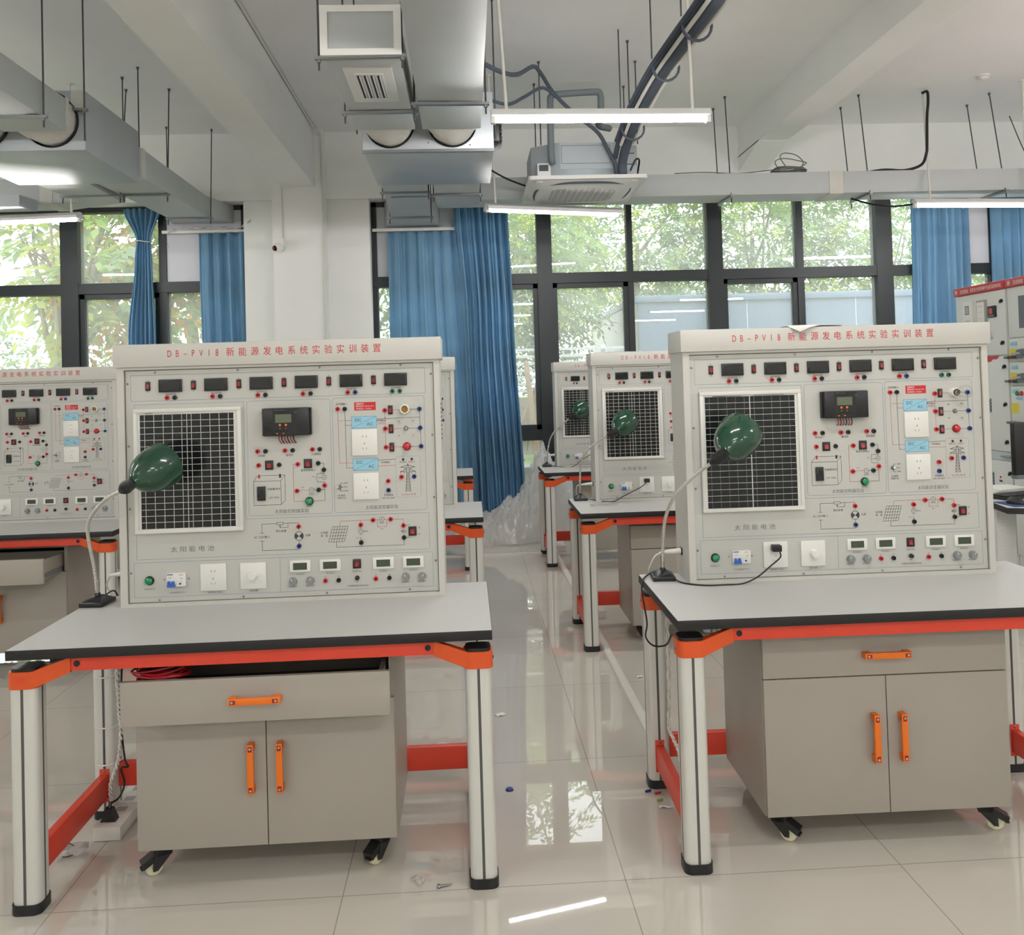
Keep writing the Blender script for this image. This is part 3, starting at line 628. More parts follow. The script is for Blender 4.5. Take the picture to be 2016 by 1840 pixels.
# ------------------------------------------------------------------ gooseneck lamp (points in world space)
def make_lamp(label, base, stem, sock, axis, bturn=0, cord=None, plug=None):
    root = thing('gooseneck_lamp', label, 'lamp', base, bturn, 'green gooseneck lamps on the workbenches')
    mw = Matrix.Translation(base) @ Matrix.Rotation(bturn, 4, 'Z'); inv = mw.inverted()
    L = lambda p: inv @ Vector(p)
    b = MB('black'); b.box(-.042, -.052, 0, .042, .052, .016, 'black', .003); b.hexa([(-.036, -.046, .016), (.036, -.046, .016), (.036, .046, .016), (-.036, .046, .016), (-.014, -.014, .033), (.014, -.014, .033), (.014, .014, .033), (-.014, .014, .033)], 'black'); b.cyl((0, 0, .03), (0, 0, .042), .012, .009, 14, 'black')
    b.build('base', root)
    pts = [L(p) for p in stem]; pts[0] = Vector((0, 0, .035))
    st = MB('flex'); sp = spline(pts, 14); n = len(sp)
    st.tube(sp, lambda t: .0062, 10, 'flex')
    for i in range(2, n-1): st.lathe([(.0060, -.0012), (.0067, 0), (.0060, .0012)], sp[i], sp[min(i+1, n-1)]-sp[i-1], 10, 'flex')
    st.cyl((0, 0, .04), (0, 0, .085), .0078, n=12, k='chrome')
    st.build('gooseneck', root)
    a, c = L(sock[0]), L(sock[1]); ax = (inv.to_3x3() @ Vector(axis)).normalized(); d0 = (c-a).normalized()
    s = MB('black'); s.lathe([(.009, -.006), (.013, 0), (.0185, .012), (.0205, .03), (.0205, .05), (.017, .062), (.017, .072)], a, d0, 18, 'black', cap0=True, cap1=True); s.lathe([(.0215, .018), (.0225, .026), (.0215, .034)], a, d0, 18, 'black')
    s.build('lamp_socket', root)
    o = a+d0*.058
    h = MB('shade'); prof = [(.0185, 0), (.0215, .008), (.032, .018), (.048, .033), (.062, .053), (.071, .078), (.0755, .105), (.0775, .130), (.078, .148), (.0775, .150)]
    # the neck bends from the socket direction to the shade axis
    h.lathe(prof, o, ax, 36, 'shade', cap0=True); inn = [(max(r-.0015, .001), hh+.001) for r, hh in prof[::-1]][1:]; h.lathe([(.0775, .150)]+inn, o, ax, 36, 'shadein')
    sh = h.build('lamp_shade', root)
    bl = MB('white'); bl.sphere(o+ax*.085, .027, 'white', 16); bl.cyl(o+ax*.01, o+ax*.07, .013, .02, 14, 'white'); bl.build('bulb', sh)
    if cord:
        m = MB('cable'); m.tube([L(p) for p in cord], .0028, 7, 'cable', smoothpts=8); cd = m.build('cord', root); cd['label'] = 'thin black cord'
        if plug:
            q = L(plug); m = MB('black'); m.box(q.x-.017, q.y-.014, q.z-.0115, q.x+.017, q.y+.018, q.z+.0115, 'black', .003); m.build('plug', root)
    return root

# ================================================================== the room
X0, X1, Y0, YW, ZC = -6.4, 7.2, -4.4, 9.26, 4.2
struct(MB('floor').box(X0-.2, Y0-.2, -.12, X1+.2, YW+.12, 0, 'floor'), 'floor')
struct(MB('ceil').box(X0-.2, Y0-.2, ZC, X1+.2, 9.6, ZC+.15, 'ceil'), 'ceiling')
struct(MB('wall').box(X0-.2, Y0, 0, X0, 9.6, ZC, 'wall'), 'wall_left')
struct(MB('wall').box(X1, Y0, 0, X1+.2, 9.6, ZC, 'wall'), 'wall_right')
struct(MB('wall').box(X0-.2, Y0-.2, 0, X1+.2, Y0, ZC, 'wall'), 'wall_front')
wb = MB('wall'); wb.box(X0, 9.0, 3.5, X1, 9.5, ZC, 'wall'); wb.box(-2.28, 9.05, 0, -.98, 9.5, 3.5, 'wall'); wb.box(X0, 9.14, 0, -2.28, 9.5, .12, 'wall'); wb.box(-.98, 9.14, 0, X1, 9.5, .12, 'wall')
struct(wb, 'wall_back')
struct(MB('wall').box(-1.945, 8.87, 0, -1.415, 9.06, ZC, 'wall'), 'trim_1')
bm_ = MB('wall'); bm_.box(-1.845, Y0, 3.6, -1.505, 8.88, ZC, 'wall'); struct(bm_, 'trim_2')
bm_ = MB('wall'); bm_.box(2.94, Y0, 3.86, 3.235, 9.02, ZC, 'wall'); bm_.hexa([(2.94, 8.35, 3.855), (3.235, 8.35, 3.855), (3.235, 9.02, 3.70), (2.94, 9.02, 3.70), (2.94, 8.35, 3.87), (3.235, 8.35, 3.87), (3.235, 9.02, 3.87), (2.94, 9.02, 3.87)], 'wall'); struct(bm_, 'trim_3')

def window(name, x0, x1, mull, thin, boards, sashes):
    z0, z1, ya, yb = .12, 3.5, 9.20, 9.33
    f = MB('frame')
    for a in ((x0, z0, x1, z0+.06), (x0, z1-.05, x1, z1), (x0, z0, x0+.055, z1), (x1-.055, z0, x1, z1)): f.box(a[0], ya, a[1], a[2], yb, a[3], 'frame')
    f.box(x0, ya-.005, 2.592, x1, yb, 2.702, 'frame'); f.box(x0, ya-.003, .915, x1, yb, 1.031, 'frame')
    for a, b in mull: f.box(a, ya-.012, z0, b, yb+.01, z1, 'frame')
    for a, b in thin: f.box(a, ya+.006, z0, b, yb-.01, z1, 'frame')
    for a, b in sashes:
        w = .05
        for q in ((a, 1.031, b, 1.031+w), (a, 2.592-w, b, 2.592), (a, 1.031, a+w, 2.592), (b-w, 1.031, b, 2.592)): f.box(q[0], ya+.02, q[1], q[2], yb-.03, q[3], 'frame')
    root = struct(f, name)
    g = MB('glass')
    xs = sorted([(x0, x0+.055), (x1-.055, x1)]+mull+thin)
    for (a, b), (c, d) in zip(xs, xs[1:]):
        for q0, q1 in ((z0+.06, .915), (1.031, 2.592), (2.702, z1-.05)):
            if any(q0 > 2.6 and abs(b-k[0]) < .2 and c <= k[1]+.2 for k in boards): continue
            g.box(b, 9.263, q0, c, 9.268, q1, 'glass')
    g.build('pane', root)
    for k in boards: MB('board').box(k[0], 9.225, 2.70, k[1], 9.255, 3.46, 'board').build('board', root)
window('window_1', -.98, 6.9, [(.779, .938), (2.633, 2.796), (4.50, 4.677), (6.3, 6.45)], [(-.10, -.04), (1.757, 1.818), (3.619, 3.693), (5.48, 5.54), (5.78, 5.82)], [(-.925, -.10), (5.54, 5.78)], [(-.04, .779), (.938, 1.757), (2.796, 3.619)])
window('window_2', -6.3, -2.29, [(-4.215, -4.035), (-6.1, -5.95)], [(-3.208, -3.13), (-5.1, -5.04)], [(-3.13, -2.345)], [(-4.035, -3.208)])

# curtain rails (white) beneath the duct mouths
def hung_rail(x0, x1, y, z, label): return tag(MB('pvc').box(x0, y-.012, z-.02, x1, y+.012, z+.012, 'pvc', .003).build('curtain_rail'), label, 'curtain rail', 'white curtain rails')
hung_rail(-.96, -.075, 9.12, 3.19, 'white curtain rail above the short blue curtain beside the white column')
hung_rail(-3.14, -2.29, 9.12, 3.215, 'white curtain rail above the blue curtain left of the white column')

def curtain(name, label, rows, folds, amp=.032, y=9.12, seed=0, tie=None):
    rnd = random.Random(seed); nx, nz = folds*10, 44
    ph = [rnd.uniform(-.5, .5) for _ in range(folds+2)]; am = [rnd.uniform(.55, 1.25) for _ in range(folds+2)]
    def edge(z):
        for (za, a0, a1), (zb, b0, b1) in zip(rows, rows[1:]):
            if zb <= z <= za:
                t = (za-z)/(za-zb) if za > zb else 0; t = t*t*(3-2*t); return a0+(b0-a0)*t, a1+(b1-a1)*t
        return rows[-1][1:]
    zt, zb = rows[0][0], rows[-1][0]; v = []
    for j in range(nz+1):
        t = j/nz; z = zt+(zb-zt)*t; a, b = edge(z); w0 = abs(rows[0][2]-rows[0][1]); k = min(1.6, max(.25, (b-a)/w0))
        for i in range(nx+1):
            s = i/nx; q = s*folds; n = int(min(q, folds-1)); 
            sw = math.sin(2*PI*(q+ph[n]*.12*t)); wv = (math.copysign(abs(sw)**.7, sw))*am[n]+.30*math.sin(4*PI*q+ph[n]*3+t*2)+.12*math.sin(6.3*PI*q+t)
            wob = .012*math.sin(5*t+q*.9+seed)*t
            v.append((a+(b-a)*s+wob*.7, y+amp*(.75+.35*t)*wv*(.6+.4*k)+wob, z))
    W_ = nx+1; f = [(j*W_+i, j*W_+i+1, (j+1)*W_+i+1, (j+1)*W_+i) for j in range(nz) for i in range(nx)]
    o = MB('curtain').add(v, f, 'curtain', True).build(name)
    m = o.modifiers.new('cloth', 'SOLIDIFY'); m.thickness = .003
    tag(o, label, 'curtain', 'blue window curtains')
    if tie:
        z, x0, x1 = tie; MB('pvc').tube([((x0+x1)/2+(x1-x0)/2*math.cos(2*PI*i/14), y+.055*math.sin(2*PI*i/14), z+.008*math.sin(2*PI*i/7)) for i in range(14)], .006, 6, 'collar', closed=True).build('tie_cord', o)
    return o
curtain('curtain', 'blue curtain gathered by a cord near its top', [(3.46, -3.53, -3.15), (3.12, -3.40, -3.255), (2.95, -3.42, -3.245), (2.1, -3.50, -3.215), (.2, -3.54, -3.18)], 6, .045, seed=3, tie=(3.115, -3.405, -3.25))
curtain('curtain', 'blue curtain between the hanging white board and the white column', [(3.19, -2.765, -2.30), (.2, -2.74, -2.24)], 4, .045, seed=5)
curtain('curtain', 'short blue curtain hung under the white rail at the duct mouth', [(3.165, -.80, -.02), (.2, -.81, .10)], 6, .034, y=9.12, seed=8)
curtain('curtain', 'full height blue curtain in the middle beside the open window', [(3.47, -.10, .47), (2.2, -.04, .50), (.17, .0, .58)], 8, .06, y=9.07, seed=11)
curtain('curtain', 'blue curtain above the right front panel, left of the white gap', [(3.46, 4.87, 5.49), (.2, 4.82, 5.46)], 8, .05, seed=14)
curtain('curtain', 'blue curtain at the far right behind the red topped switchgear', [(3.42, 5.76, 6.55), (.2, 5.74, 6.5)], 8, .05, seed=17)

# ================================================================== benches, panels, cabinets, lamps
BEN = {'L': (-1.395, 2.648, .002), 'R': (.628, 2.663, -.012), 'R2': (.619, 4.885, -.006), 'R3': (.615, 7.151, .002), 'L2': (-1.381, 4.902, 0), 'L3': (-1.424, 7.147, .002), 'LL': (-3.429, 4.881, 0), 'LL3': (-3.43, 7.147, 0)}  # last entry is an added unseen set that blocks window reflection on the floor
BL = {'L': 'front left workbench with grey top, its cabinet drawer pulled open', 'R': 'front right workbench with grey top and aluminium legs, black cord hanging off its edge',
      'R2': 'workbench in the second row, directly behind the front right bench', 'R3': 'workbench in the last row by the window, right of the aisle',
      'L2': 'second row workbench mostly hidden behind the front left panel', 'L3': 'last row workbench in front of the blue curtain, left of the aisle', 'LL': 'workbench at the far left edge, its top cut off by the photo', 'LL3': 'added unseen workbench in the last row at the far left, blocking window light'}
PL = {'L': 'white experiment panel on the front left workbench, lamp holder empty', 'R': 'white experiment panel on the front right workbench with a glass bulb in its holder',
      'R2': 'white experiment panel on the second row bench right of the aisle', 'R3': 'white experiment panel on the last row bench right of the aisle',
      'L2': 'white experiment panel just showing past the right edge of the front left panel', 'L3': 'white experiment panel in the last row, hidden behind the front left one', 'LL': 'white experiment panel at the far left with its left half cut off', 'LL3': 'added unseen experiment panel in the last row at the far left, blocking window light'}
bench0 = make_bench(); panel0 = make_panel(); first = True
PAN = {}
for k, (x, y, a) in BEN.items():
    b = bench0 if k == 'L' else copy_tree(bench0)
    b.location = (x, y, 0); b.rotation_euler.z = a; tag(b, BL[k], 'workbench', 'orange braced workbenches')
    p = panel0 if k == 'L' else copy_tree(panel0)
    lx, ly = .155, .466
    p.location = (x+lx*math.cos(a)-ly*math.sin(a), y+lx*math.sin(a)+ly*math.cos(a), BH); p.rotation_euler.z = a
    tag(p, PL[k], 'control panel', 'white experiment panels'); PAN[k] = p
def PP(k, u, v, w):   # panel-local point to world
    p = PAN[k]; a = p.rotation_euler.z
    return (p.location.x+u*math.cos(a)-v*math.sin(a), p.location.y+u*math.sin(a)+v*math.cos(a), p.location.z+w)
# the right front panel carries finer ribbons on its module, and a bulb in its holder
sm = [c for c in PAN['R'].children if c.name.startswith('solar_module')][0]
for c in list(sm.children): bpy.data.objects.remove(c)
cl = MB('cell'); cl.box(.0695, FY-.012, .2705, .4195, FY-.004, .6845, 'alufr'); cl.box(.076, FY-.0125, .272, .4085, FY-.0118, .678, 'cell')
for i in range(1, 18): cl.box(.076, FY-.0128, .272+i*.406/18-.0007, .4085, FY-.0122, .272+i*.406/18+.0007, 'cellln')
cl.box(.2405, FY-.0128, .268, .2435, FY-.0122, .682, 'cellln')
for b in (.076, .2423):
    for o in (.016, .0485, .081, .113, .1455): cl.box(b+o-.0004, FY-.0127, .27, b+o+.0004, FY-.0121, .68, 'cellfine')
for a, b in ((.105, .15), (.15, .21), (.255, .37)): cl.box(a, FY-.0127, .679, b, FY-.0121, .6815, 'cellfine' if a > .12 else 'ink')
cl.build('cells', sm)
bulb = MB('white'); q = PP('R', 1.012, FY, .669); o = Vector(q); ax = Vector((.12, -1, .05)).normalized()
bulb = MB('chrome'); bulb.lathe([(.011, .004), (.011, .026), (.009, .03)], (0, 0, 0), ax, 16, 'chrome')
bt = thing('light_bulb', 'clear glass bulb in the holder of the right front panel', 'light bulb', o); bulb.build('bulb_cap', bt)
MB('bulbglass').lathe([(.009, .03), (.013, .038), (.021, .052), (.0235, .064), (.0215, .076), (.013, .086), (0, .089)], (0, 0, 0), ax, 20, 'bulbglass').build('glass_envelope', bt)

def cabinet(k, dx, dy, pull, turn, label):
    c = make_cabinet(pull, turn); x, y, a = BEN[k]
    c.location = (x+dx, y+dy, 0); c.rotation_euler.z = a
    if pull:
        for d in c.children:
            if d.name.startswith('drawer'): d.location.z = -.014
    return tag(c, label, 'cabinet', 'grey rolling cabinets')
cabinet('L', .318, .145, .118, (-1.0, -.6, 2.6, -2.4), 'grey rolling cabinet under the front left workbench, drawer pulled open')
cabinet('R', .303, .128, 0, (.9, 1.25, 2.6, -2.4), 'grey rolling cabinet with closed drawer under the front right workbench')
cabinet('R2', .303, .140, 0, (.7, -.3, 2.6, -2.4), 'grey rolling cabinet under the second row bench right of the aisle')
cabinet('R3', .303, .140, 0, (.7, -.3, 2.6, -2.4), 'grey rolling cabinet under the last row bench right of the aisle')
cabinet('LL', .315, .14, .26, (.7, -.3, 2.6, -2.4), 'grey rolling cabinet with its drawer fully open at the far left')
cabinet('LL3', .315, .14, 0, (.7, -.3, 2.6, -2.4), 'added unseen rolling cabinet in the last row at the far left, blocking window light')
rc = MB('redwire'); rnd = random.Random(4)
for i in range(9):
    r = .055+rnd.uniform(-.012, .012); cx, cy = -.985+rnd.uniform(-.01, .014), 2.765+rnd.uniform(-.008, .008)
    rc.tube([(cx+r*1.25*math.cos(t), cy+r*.75*math.sin(t), .640+i*.0048+.010*math.sin(t+i)) for t in [2*PI*j/18 for j in range(18)]], .0028, 6, 'redwire', closed=True)
tag(rc.build('wire_coil'), 'coil of red wire in the open drawer under the left bench', 'wire')

make_lamp('green gooseneck lamp on the front left workbench', (-1.352, 3.19, BH), [(-1.356, 3.195, .795), (-1.357, 3.180, .908), (-1.352, 3.120, 1.045), (-1.317, 3.070, 1.114), (-1.239, 3.0, 1.177), (-1.153, 2.92, 1.214)],
          [(-1.153, 2.92, 1.214), (-1.085, 2.875, 1.254)], (.45, .82, .34), -.1, cord=[(-1.352, 3.215, .79), (-1.336, 3.25, .807), (-1.325, 3.27, .808), (-1.318, 3.285, .786)])
make_lamp('green gooseneck lamp on the front right workbench, cord plugged into the panel', (.713, 3.235, BH), [(.712, 3.238, .795), (.714, 3.225, .893), (.715, 3.17, 1.015), (.739, 3.10, 1.108), (.795, 3.02, 1.188), (.835, 2.95, 1.237)],
          [(.835, 2.95, 1.237), (.868, 2.915, 1.270)], (.62, .66, .42), -.1,
          cord=[(1.108, 3.078, .893), (1.102, 3.062, .878), (1.074, 3.08, .846), (1.024, 3.085, .806), (.970, 3.09, .7835), (.90, 3.085, .7835), (.83, 3.09, .7835), (.765, 3.14, .7835), (.742, 3.2, .79)], plug=(1.105, 3.105, .903))
make_lamp('green gooseneck lamp on the second row bench right of the aisle', (.693, 5.46, BH), [(.697, 5.48, .815), (.693, 5.45, .921), (.696, 5.40, 1.022), (.720, 5.35, 1.089), (.782, 5.28, 1.155), (.843, 5.22, 1.197)],
          [(.843, 5.22, 1.197), (.886, 5.195, 1.219)], (.60, .68, .42), -.05,
          cord=[(1.091, 5.32, .897), (1.051, 5.30, .868), (.937, 5.315, .810), (.88, 5.315, .7835), (.80, 5.36, .7835), (.73, 5.44, .79)], plug=(1.096, 5.336, .903))
make_lamp('green gooseneck lamp on the last row bench near the window', (.686, 7.70, BH), [(.688, 7.72, .792), (.695, 7.70, .906), (.717, 7.66, 1.022), (.768, 7.60, 1.113), (.877, 7.50, 1.212)],
          [(.877, 7.50, 1.212), (.918, 7.47, 1.239)], (.62, .68, .38), -.05, cord=[(1.09, 7.58, .897), (1.0, 7.575, .85), (.9, 7.575, .7835), (.80, 7.6, .7835), (.72, 7.68, .79)], plug=(1.096, 7.6, .903))

# white mains leads plugged into the left side of the panels
def mains(k, pts, label, kk='pvc'):
    t = thing('mains_lead', label, 'power lead', PP(k, 0, .12, .098), 0, 'white mains leads')
    o = Vector(t.location); m = MB('white'); m.tube([(0, 0, 0), (-.016, 0, 0), (-.05, 0, -.002), (-.064, 0, -.003), (-.085, 0, -.006)], lambda s: .0125-.008*s, 10, 'white'); m.box(-.004, -.0165, -.013, 0, .0165, .013, 'dark', .002); m.build('connector', t)
    MB('white').tube([Vector((-.08, 0, -.006))]+[Vector(p)-o for p in pts], .0032, 7, 'white', smoothpts=6).build('cable', t)
mains('R', [(.69, 3.245, .865), (.676, 3.26, .835), (.672, 3.29, .80), (.69, 3.325, .775), (.700, 3.33, .70), (.700, 3.32, .6)], 'white mains lead in the side of the front right panel')
mains('R2', [(.675, 5.45, .872), (.67, 5.48, .84), (.68, 5.53, .79), (.69, 5.545, .74), (.69, 5.545, .6)], 'white mains lead in the side of the second row panel right of the aisle')
mains('R3', [(.675, 7.72, .872), (.67, 7.75, .84), (.68, 7.79, .80), (.69, 7.812, .74), (.69, 7.812, .6)], 'white mains lead in the side of the last row panel by the window')
mains('L', [(-1.34, 3.25, .85), (-1.355, 3.28, .82), (-1.35, 3.31, .78), (-1.34, 3.315, .7), (-1.335, 3.3, .6)], 'white mains lead in the side of the front left panel')
tag(MB('cable').tube([(.742, 3.27, .795), (.715, 3.30, .79), (.685, 3.305, .787), (.645, 3.24, .786), (.624, 3.19, .778), (.614, 3.14, .745), (.613, 3.09, .70), (.616, 3.08, .655), (.622, 3.14, .592), (.655, 3.165, .552), (.70, 3.16, .555), (.72, 3.16, .59)], .0032, 7, 'cable', smoothpts=8).build('power_lead'), 'black cord looping off the left edge of the front right workbench', 'power lead')
def twisted(name, label, A, twist=True):
    t = thing(name, label, 'cable', A[0]); o = Vector(A[0]); P = spline([Vector(p)-o for p in A], 14); 
    for s in (0, PI): MB('white').tube([p+Vector((math.cos(i*.8+s), math.sin(i*.8+s), 0))*.0042 for i, p in enumerate(P)], .0036, 6, 'pvc' if s else 'paper').build('strand', t)
    return t
twisted('twisted_cable', 'white twisted cable down the rear leg of the front left bench', [(-1.300, 3.235, .62), (-1.302, 3.22, .511), (-1.297, 3.22, .446), (-1.295, 3.22, .382), (-1.288, 3.215, .321), (-1.293, 3.215, .248), (-1.303, 3.21, .193), (-1.318, 3.19, .140), (-1.31, 3.17, .09), (-1.295, 3.15, .052)])
tag(MB('cable').tube([(-1.289, 3.24, .60), (-1.288, 3.225, .486), (-1.292, 3.22, .376), (-1.284, 3.215, .284), (-1.272, 3.205, .215), (-1.262, 3.205, .191), (-1.285, 3.20, .187), (-1.270, 3.19, .137), (-1.280, 3.165, .10), (-1.295, 3.135, .095), (-1.295, 3.12, .085)], .0036, 7, 'cable', smoothpts=8).build('power_lead'), 'black cord tied to the rear leg of the front left bench', 'power lead')
twisted('twisted_cable', 'white twisted cable down the rear leg of the front right bench', [(.725, 3.24, .66), (.722, 3.225, .484), (.718, 3.22, .338), (.712, 3.21, .235), (.720, 3.18, .205), (.728, 3.13, .172), (.72, 3.08, .120), (.71, 3.07, .05)])
for z in (.512, .331, .198): tag(MB('white').tube([(-1.350+.046*math.cos(2*PI*i/16), 3.258+.0445*math.sin(2*PI*i/16), z+.004*math.sin(2*PI*i/16)) for i in range(16)], .003, 6, 'white', closed=True).build('cable_tie'), {.512: 'topmost', .331: 'middle', .198: 'lowest'}[z]+' white cable tie round the rear leg of the left bench', 'cable tie', 'white cable ties on the left bench leg')
ps = thing('power_strip', 'white power strip on the floor under the front left bench', 'power strip', (-1.282, 3.06, 0)); MB('white').box(-.047, 0, .001, .047, .36, .048, 'white', .004).build('body', ps)
for y in (.05, .13, .21, .29): MB('dark').box(-.018, y-.016, .0478, .018, y+.016, .0486, 'acgrey').build('outlet', ps)
pg = MB('black'); pg.hexa([(-.026, -.017, 0), (.026, -.017, 0), (.026, .017, 0), (-.026, .017, 0), (-.013, -.011, .042), (.013, -.011, .042), (.013, .011, .042), (-.013, .011, .042)], 'black'); pg.cyl((0, 0, .04), (0, .01, .058), .006, n=8, k='black')
tag(pg.build('mains_plug', None, (-1.292, 3.112, .0486)), 'black mains plug in the white strip on the floor', 'plug')
for (x, y, lb) in ((.80, 5.60, 'small white power strip on the floor behind the second row aisle leg'), (.80, 7.86, 'small white power strip on the floor behind the last row aisle leg')): tag(MB('white').box(x-.05, y-.05, 0, x+.05, y+.2, .05, 'white', .004).build('power_strip'), lb, 'power strip')

# ================================================================== floor things
tk = MB('white'); tk.prism([(-.024, 0), (.024, 0), (.02, .012), (.01, .018), (-.01, .018), (-.02, .012)], lambda u, v, h: (.745+u, h, v), 3.0, 7.70, 'pvc')
tag(tk.build('cable_trunking'), 'white cable trunking along the floor past the right bench legs', 'trunking')
tk = MB('white'); tk.prism([(-.022, 0), (.022, 0), (.018, .014), (-.018, .014)], lambda u, v, h: (h, 7.745+u, v), -1.9, .775, 'pvc')
tag(tk.build('cable_trunking'), 'white cable trunking crossing the aisle floor near the window', 'trunking')
sc = MB('steel'); sc.cyl((-.135, 2.675, .0045), (-.128, 2.676, .0045), .0075, n=8, k='steel'); sc.cyl((-.128, 2.676, .0045), (-.09, 2.684, .0045), .0042, .002, 8, 'steel'); tag(sc.build('screw'), 'loose steel screw lying on the tiles of the aisle', 'screw')
tag(MB('jblue').lathe([(0, .007), (.013, .007), (.016, .0)], (.114, 3.283, 0), (0, 0, 1), 12, 'jblue', cap0=False, cap1=True).build('bottle_cap'), 'small dark blue cap on the aisle floor', 'cap')
def scrap(x, y, w, d, rot, label, k='paper', lift=.006, z0=0):
    c, s = math.cos(rot), math.sin(rot); v = []
    for j in range(4):
        for i in range(4):
            a, b = (i/3-.5)*w, (j/3-.5)*d; v.append((x+a*c-b*s, y+a*s+b*c, .0012+z0+lift*abs(math.sin(i*1.7+j*2.3))))
    o = MB(k).add(v, [(j*4+i, j*4+i+1, j*4+i+5, j*4+i+4) for j in range(3) for i in range(3)], k, True).build('paper_scrap'); m = o.modifiers.new('t', 'SOLIDIFY'); m.thickness = .0008
    return tag(o, label, 'scrap')
scrap(.107, 4.02, .045, .03, .4, 'white paper scrap on the aisle floor beyond the left bench leg'); scrap(-.195, 2.71, .03, .045, .8, 'crumpled clear scrap beside the loose screw', 'wrap', .015)
scrap(.842, 4.44, .035, .02, .2, 'white scrap between the right benches'); scrap(.665, 3.09, .05, .018, -.2, 'white paper strip by the rear right bench leg'); scrap(-1.36, 2.985, .09, .07, .3, 'crumpled clear plastic by the front left bench', 'wrap', .03)
for x, y, k, lb in ((.626, 3.212, 'jblue', 'short blue wire end on the floor'), (.658, 3.193, 'redwire', 'short red wire end on the floor'), (.655, 3.14, 'leafC', 'short green wire end on the floor')):
    tag(MB(k).cyl((x-.011, y-.004, .0042), (x+.011, y+.004, .0042), .004, n=7, k=k).build('wire_end'), lb+' by the rear right bench leg', 'wire end')
tag(MB('cable').tube([(-1.41, 2.96, .006), (-1.385, 3.0, .03), (-1.35, 2.99, .02), (-1.33, 3.02, .012), (-1.36, 2.97, .005), (-1.40, 2.965, .005)], .0016, 5, 'cable', smoothpts=6).build('wire_loop'), 'loop of thin dark wire beside crumpled plastic on the floor', 'wire')
# bubble wrap heap by the window
from mathutils import noise as NZ
def heap(name, label, xs, hs, y0, y1, seed, nx=130, ny=60):
    v = []
    for j in range(ny+1):
        for i in range(nx+1):
            s, t = i/nx, j/ny; x = xs[0]+(xs[-1]-xs[0])*s
            for a in range(len(xs)-1):
                if xs[a] <= x <= xs[a+1]: q = (x-xs[a])/(xs[a+1]-xs[a]); q = q*q*(3-2*q); h = hs[a]+(hs[a+1]-hs[a])*q; break
            pr = min(1, 1.25*math.sin(PI*min(1, t*1.02+.0))**.8+.02) if t < .62 else max(.05, 1.25*math.sin(PI*t)**.8)
            p = Vector((x*4, t*3.2+seed, seed)); cr = abs(NZ.noise(p*1.0))*.8+abs(NZ.noise(p*2.3))*.6+abs(NZ.noise(p*5))*.4+abs(NZ.noise(p*10))*.16
            y = y0+(y1-y0)*t+.09*NZ.noise(p*.9+Vector((9, 0, 0)))
            z = max(.004, h*min(1, pr)*(.72+.42*cr)+.02*cr)
            v.append((x+.07*NZ.noise(p*1.1+Vector((0, 7, 0))), min(y, 9.08), z))
    W_ = nx+1; o = MB('wrap').add(v, [(j*W_+i, j*W_+i+1, (j+1)*W_+i+1, (j+1)*W_+i) for j in range(ny) for i in range(nx)], 'wrap', True).build(name)
    return tag(o, label, 'bubble wrap')
_h = heap('bubble_wrap', 'heap of clear bubble wrap on the floor under the window', [-.28, -.02, .18, .42, .58, .72, .86, 1.06, 1.7], [.04, .16, .22, .42, .62, .98, .74, .42, .34], 8.25, 9.02, 3)
_f = heap('loose_fold', 'fold of bubble wrap spilling toward the aisle', [-.15, .1, .4, .8, 1.1, 1.5], [.03, .22, .34, .42, .3, .1], 8.18, 8.8, 8)

_f.parent = _h
for _k in ('category', 'label'): del _f[_k]
scrap(-.19, 3.66, .13, .05, .35, 'crumpled clear film on the tiles behind the front left bench', 'wrap', .03)
scrap(.80, 5.20, .17, .05, .1, 'thin clear film lying on the second row bench top', 'wrap', .008, BH)
_b = [c for c in bench0.children if c.name.startswith('corner_bracket')][0]
_m = MB('rail'); text(_m, 'SY', 0, .690, .026, 'rail', lambda u, v: (u, -.0446, v), res=4, bold=.01); _m.build('embossed_mark', _b)
def ribbon(name, pts, w, label, k='wrap'):
    P = spline([Vector(p) for p in pts], 8); v = []
    for i, p in enumerate(P): h = w*(.6+.4*math.sin(i*1.3)); v += [p+Vector((0, -.012*math.sin(i*.9), -h/2)), p+Vector((0, .012*math.sin(i*1.7), h/2))]
    o = MB(k).add(v, [(2*i, 2*i+1, 2*i+3, 2*i+2) for i in range(len(P)-1)], k, True).build(name); m = o.modifiers.new('t', 'SOLIDIFY'); m.thickness = .0008; return tag(o, label, 'film')
ribbon('torn_film', [(-2.20, 9.03, 3.30), (-2.32, 9.09, 3.245), (-2.5, 9.09, 3.235), (-2.75, 9.09, 3.24), (-2.95, 9.09, 3.235), (-3.06, 9.09, 3.20), (-3.08, 9.09, 3.12), (-3.06, 9.09, 3.04)], .035, 'torn strip of pale film caught on the rail left of the white column')

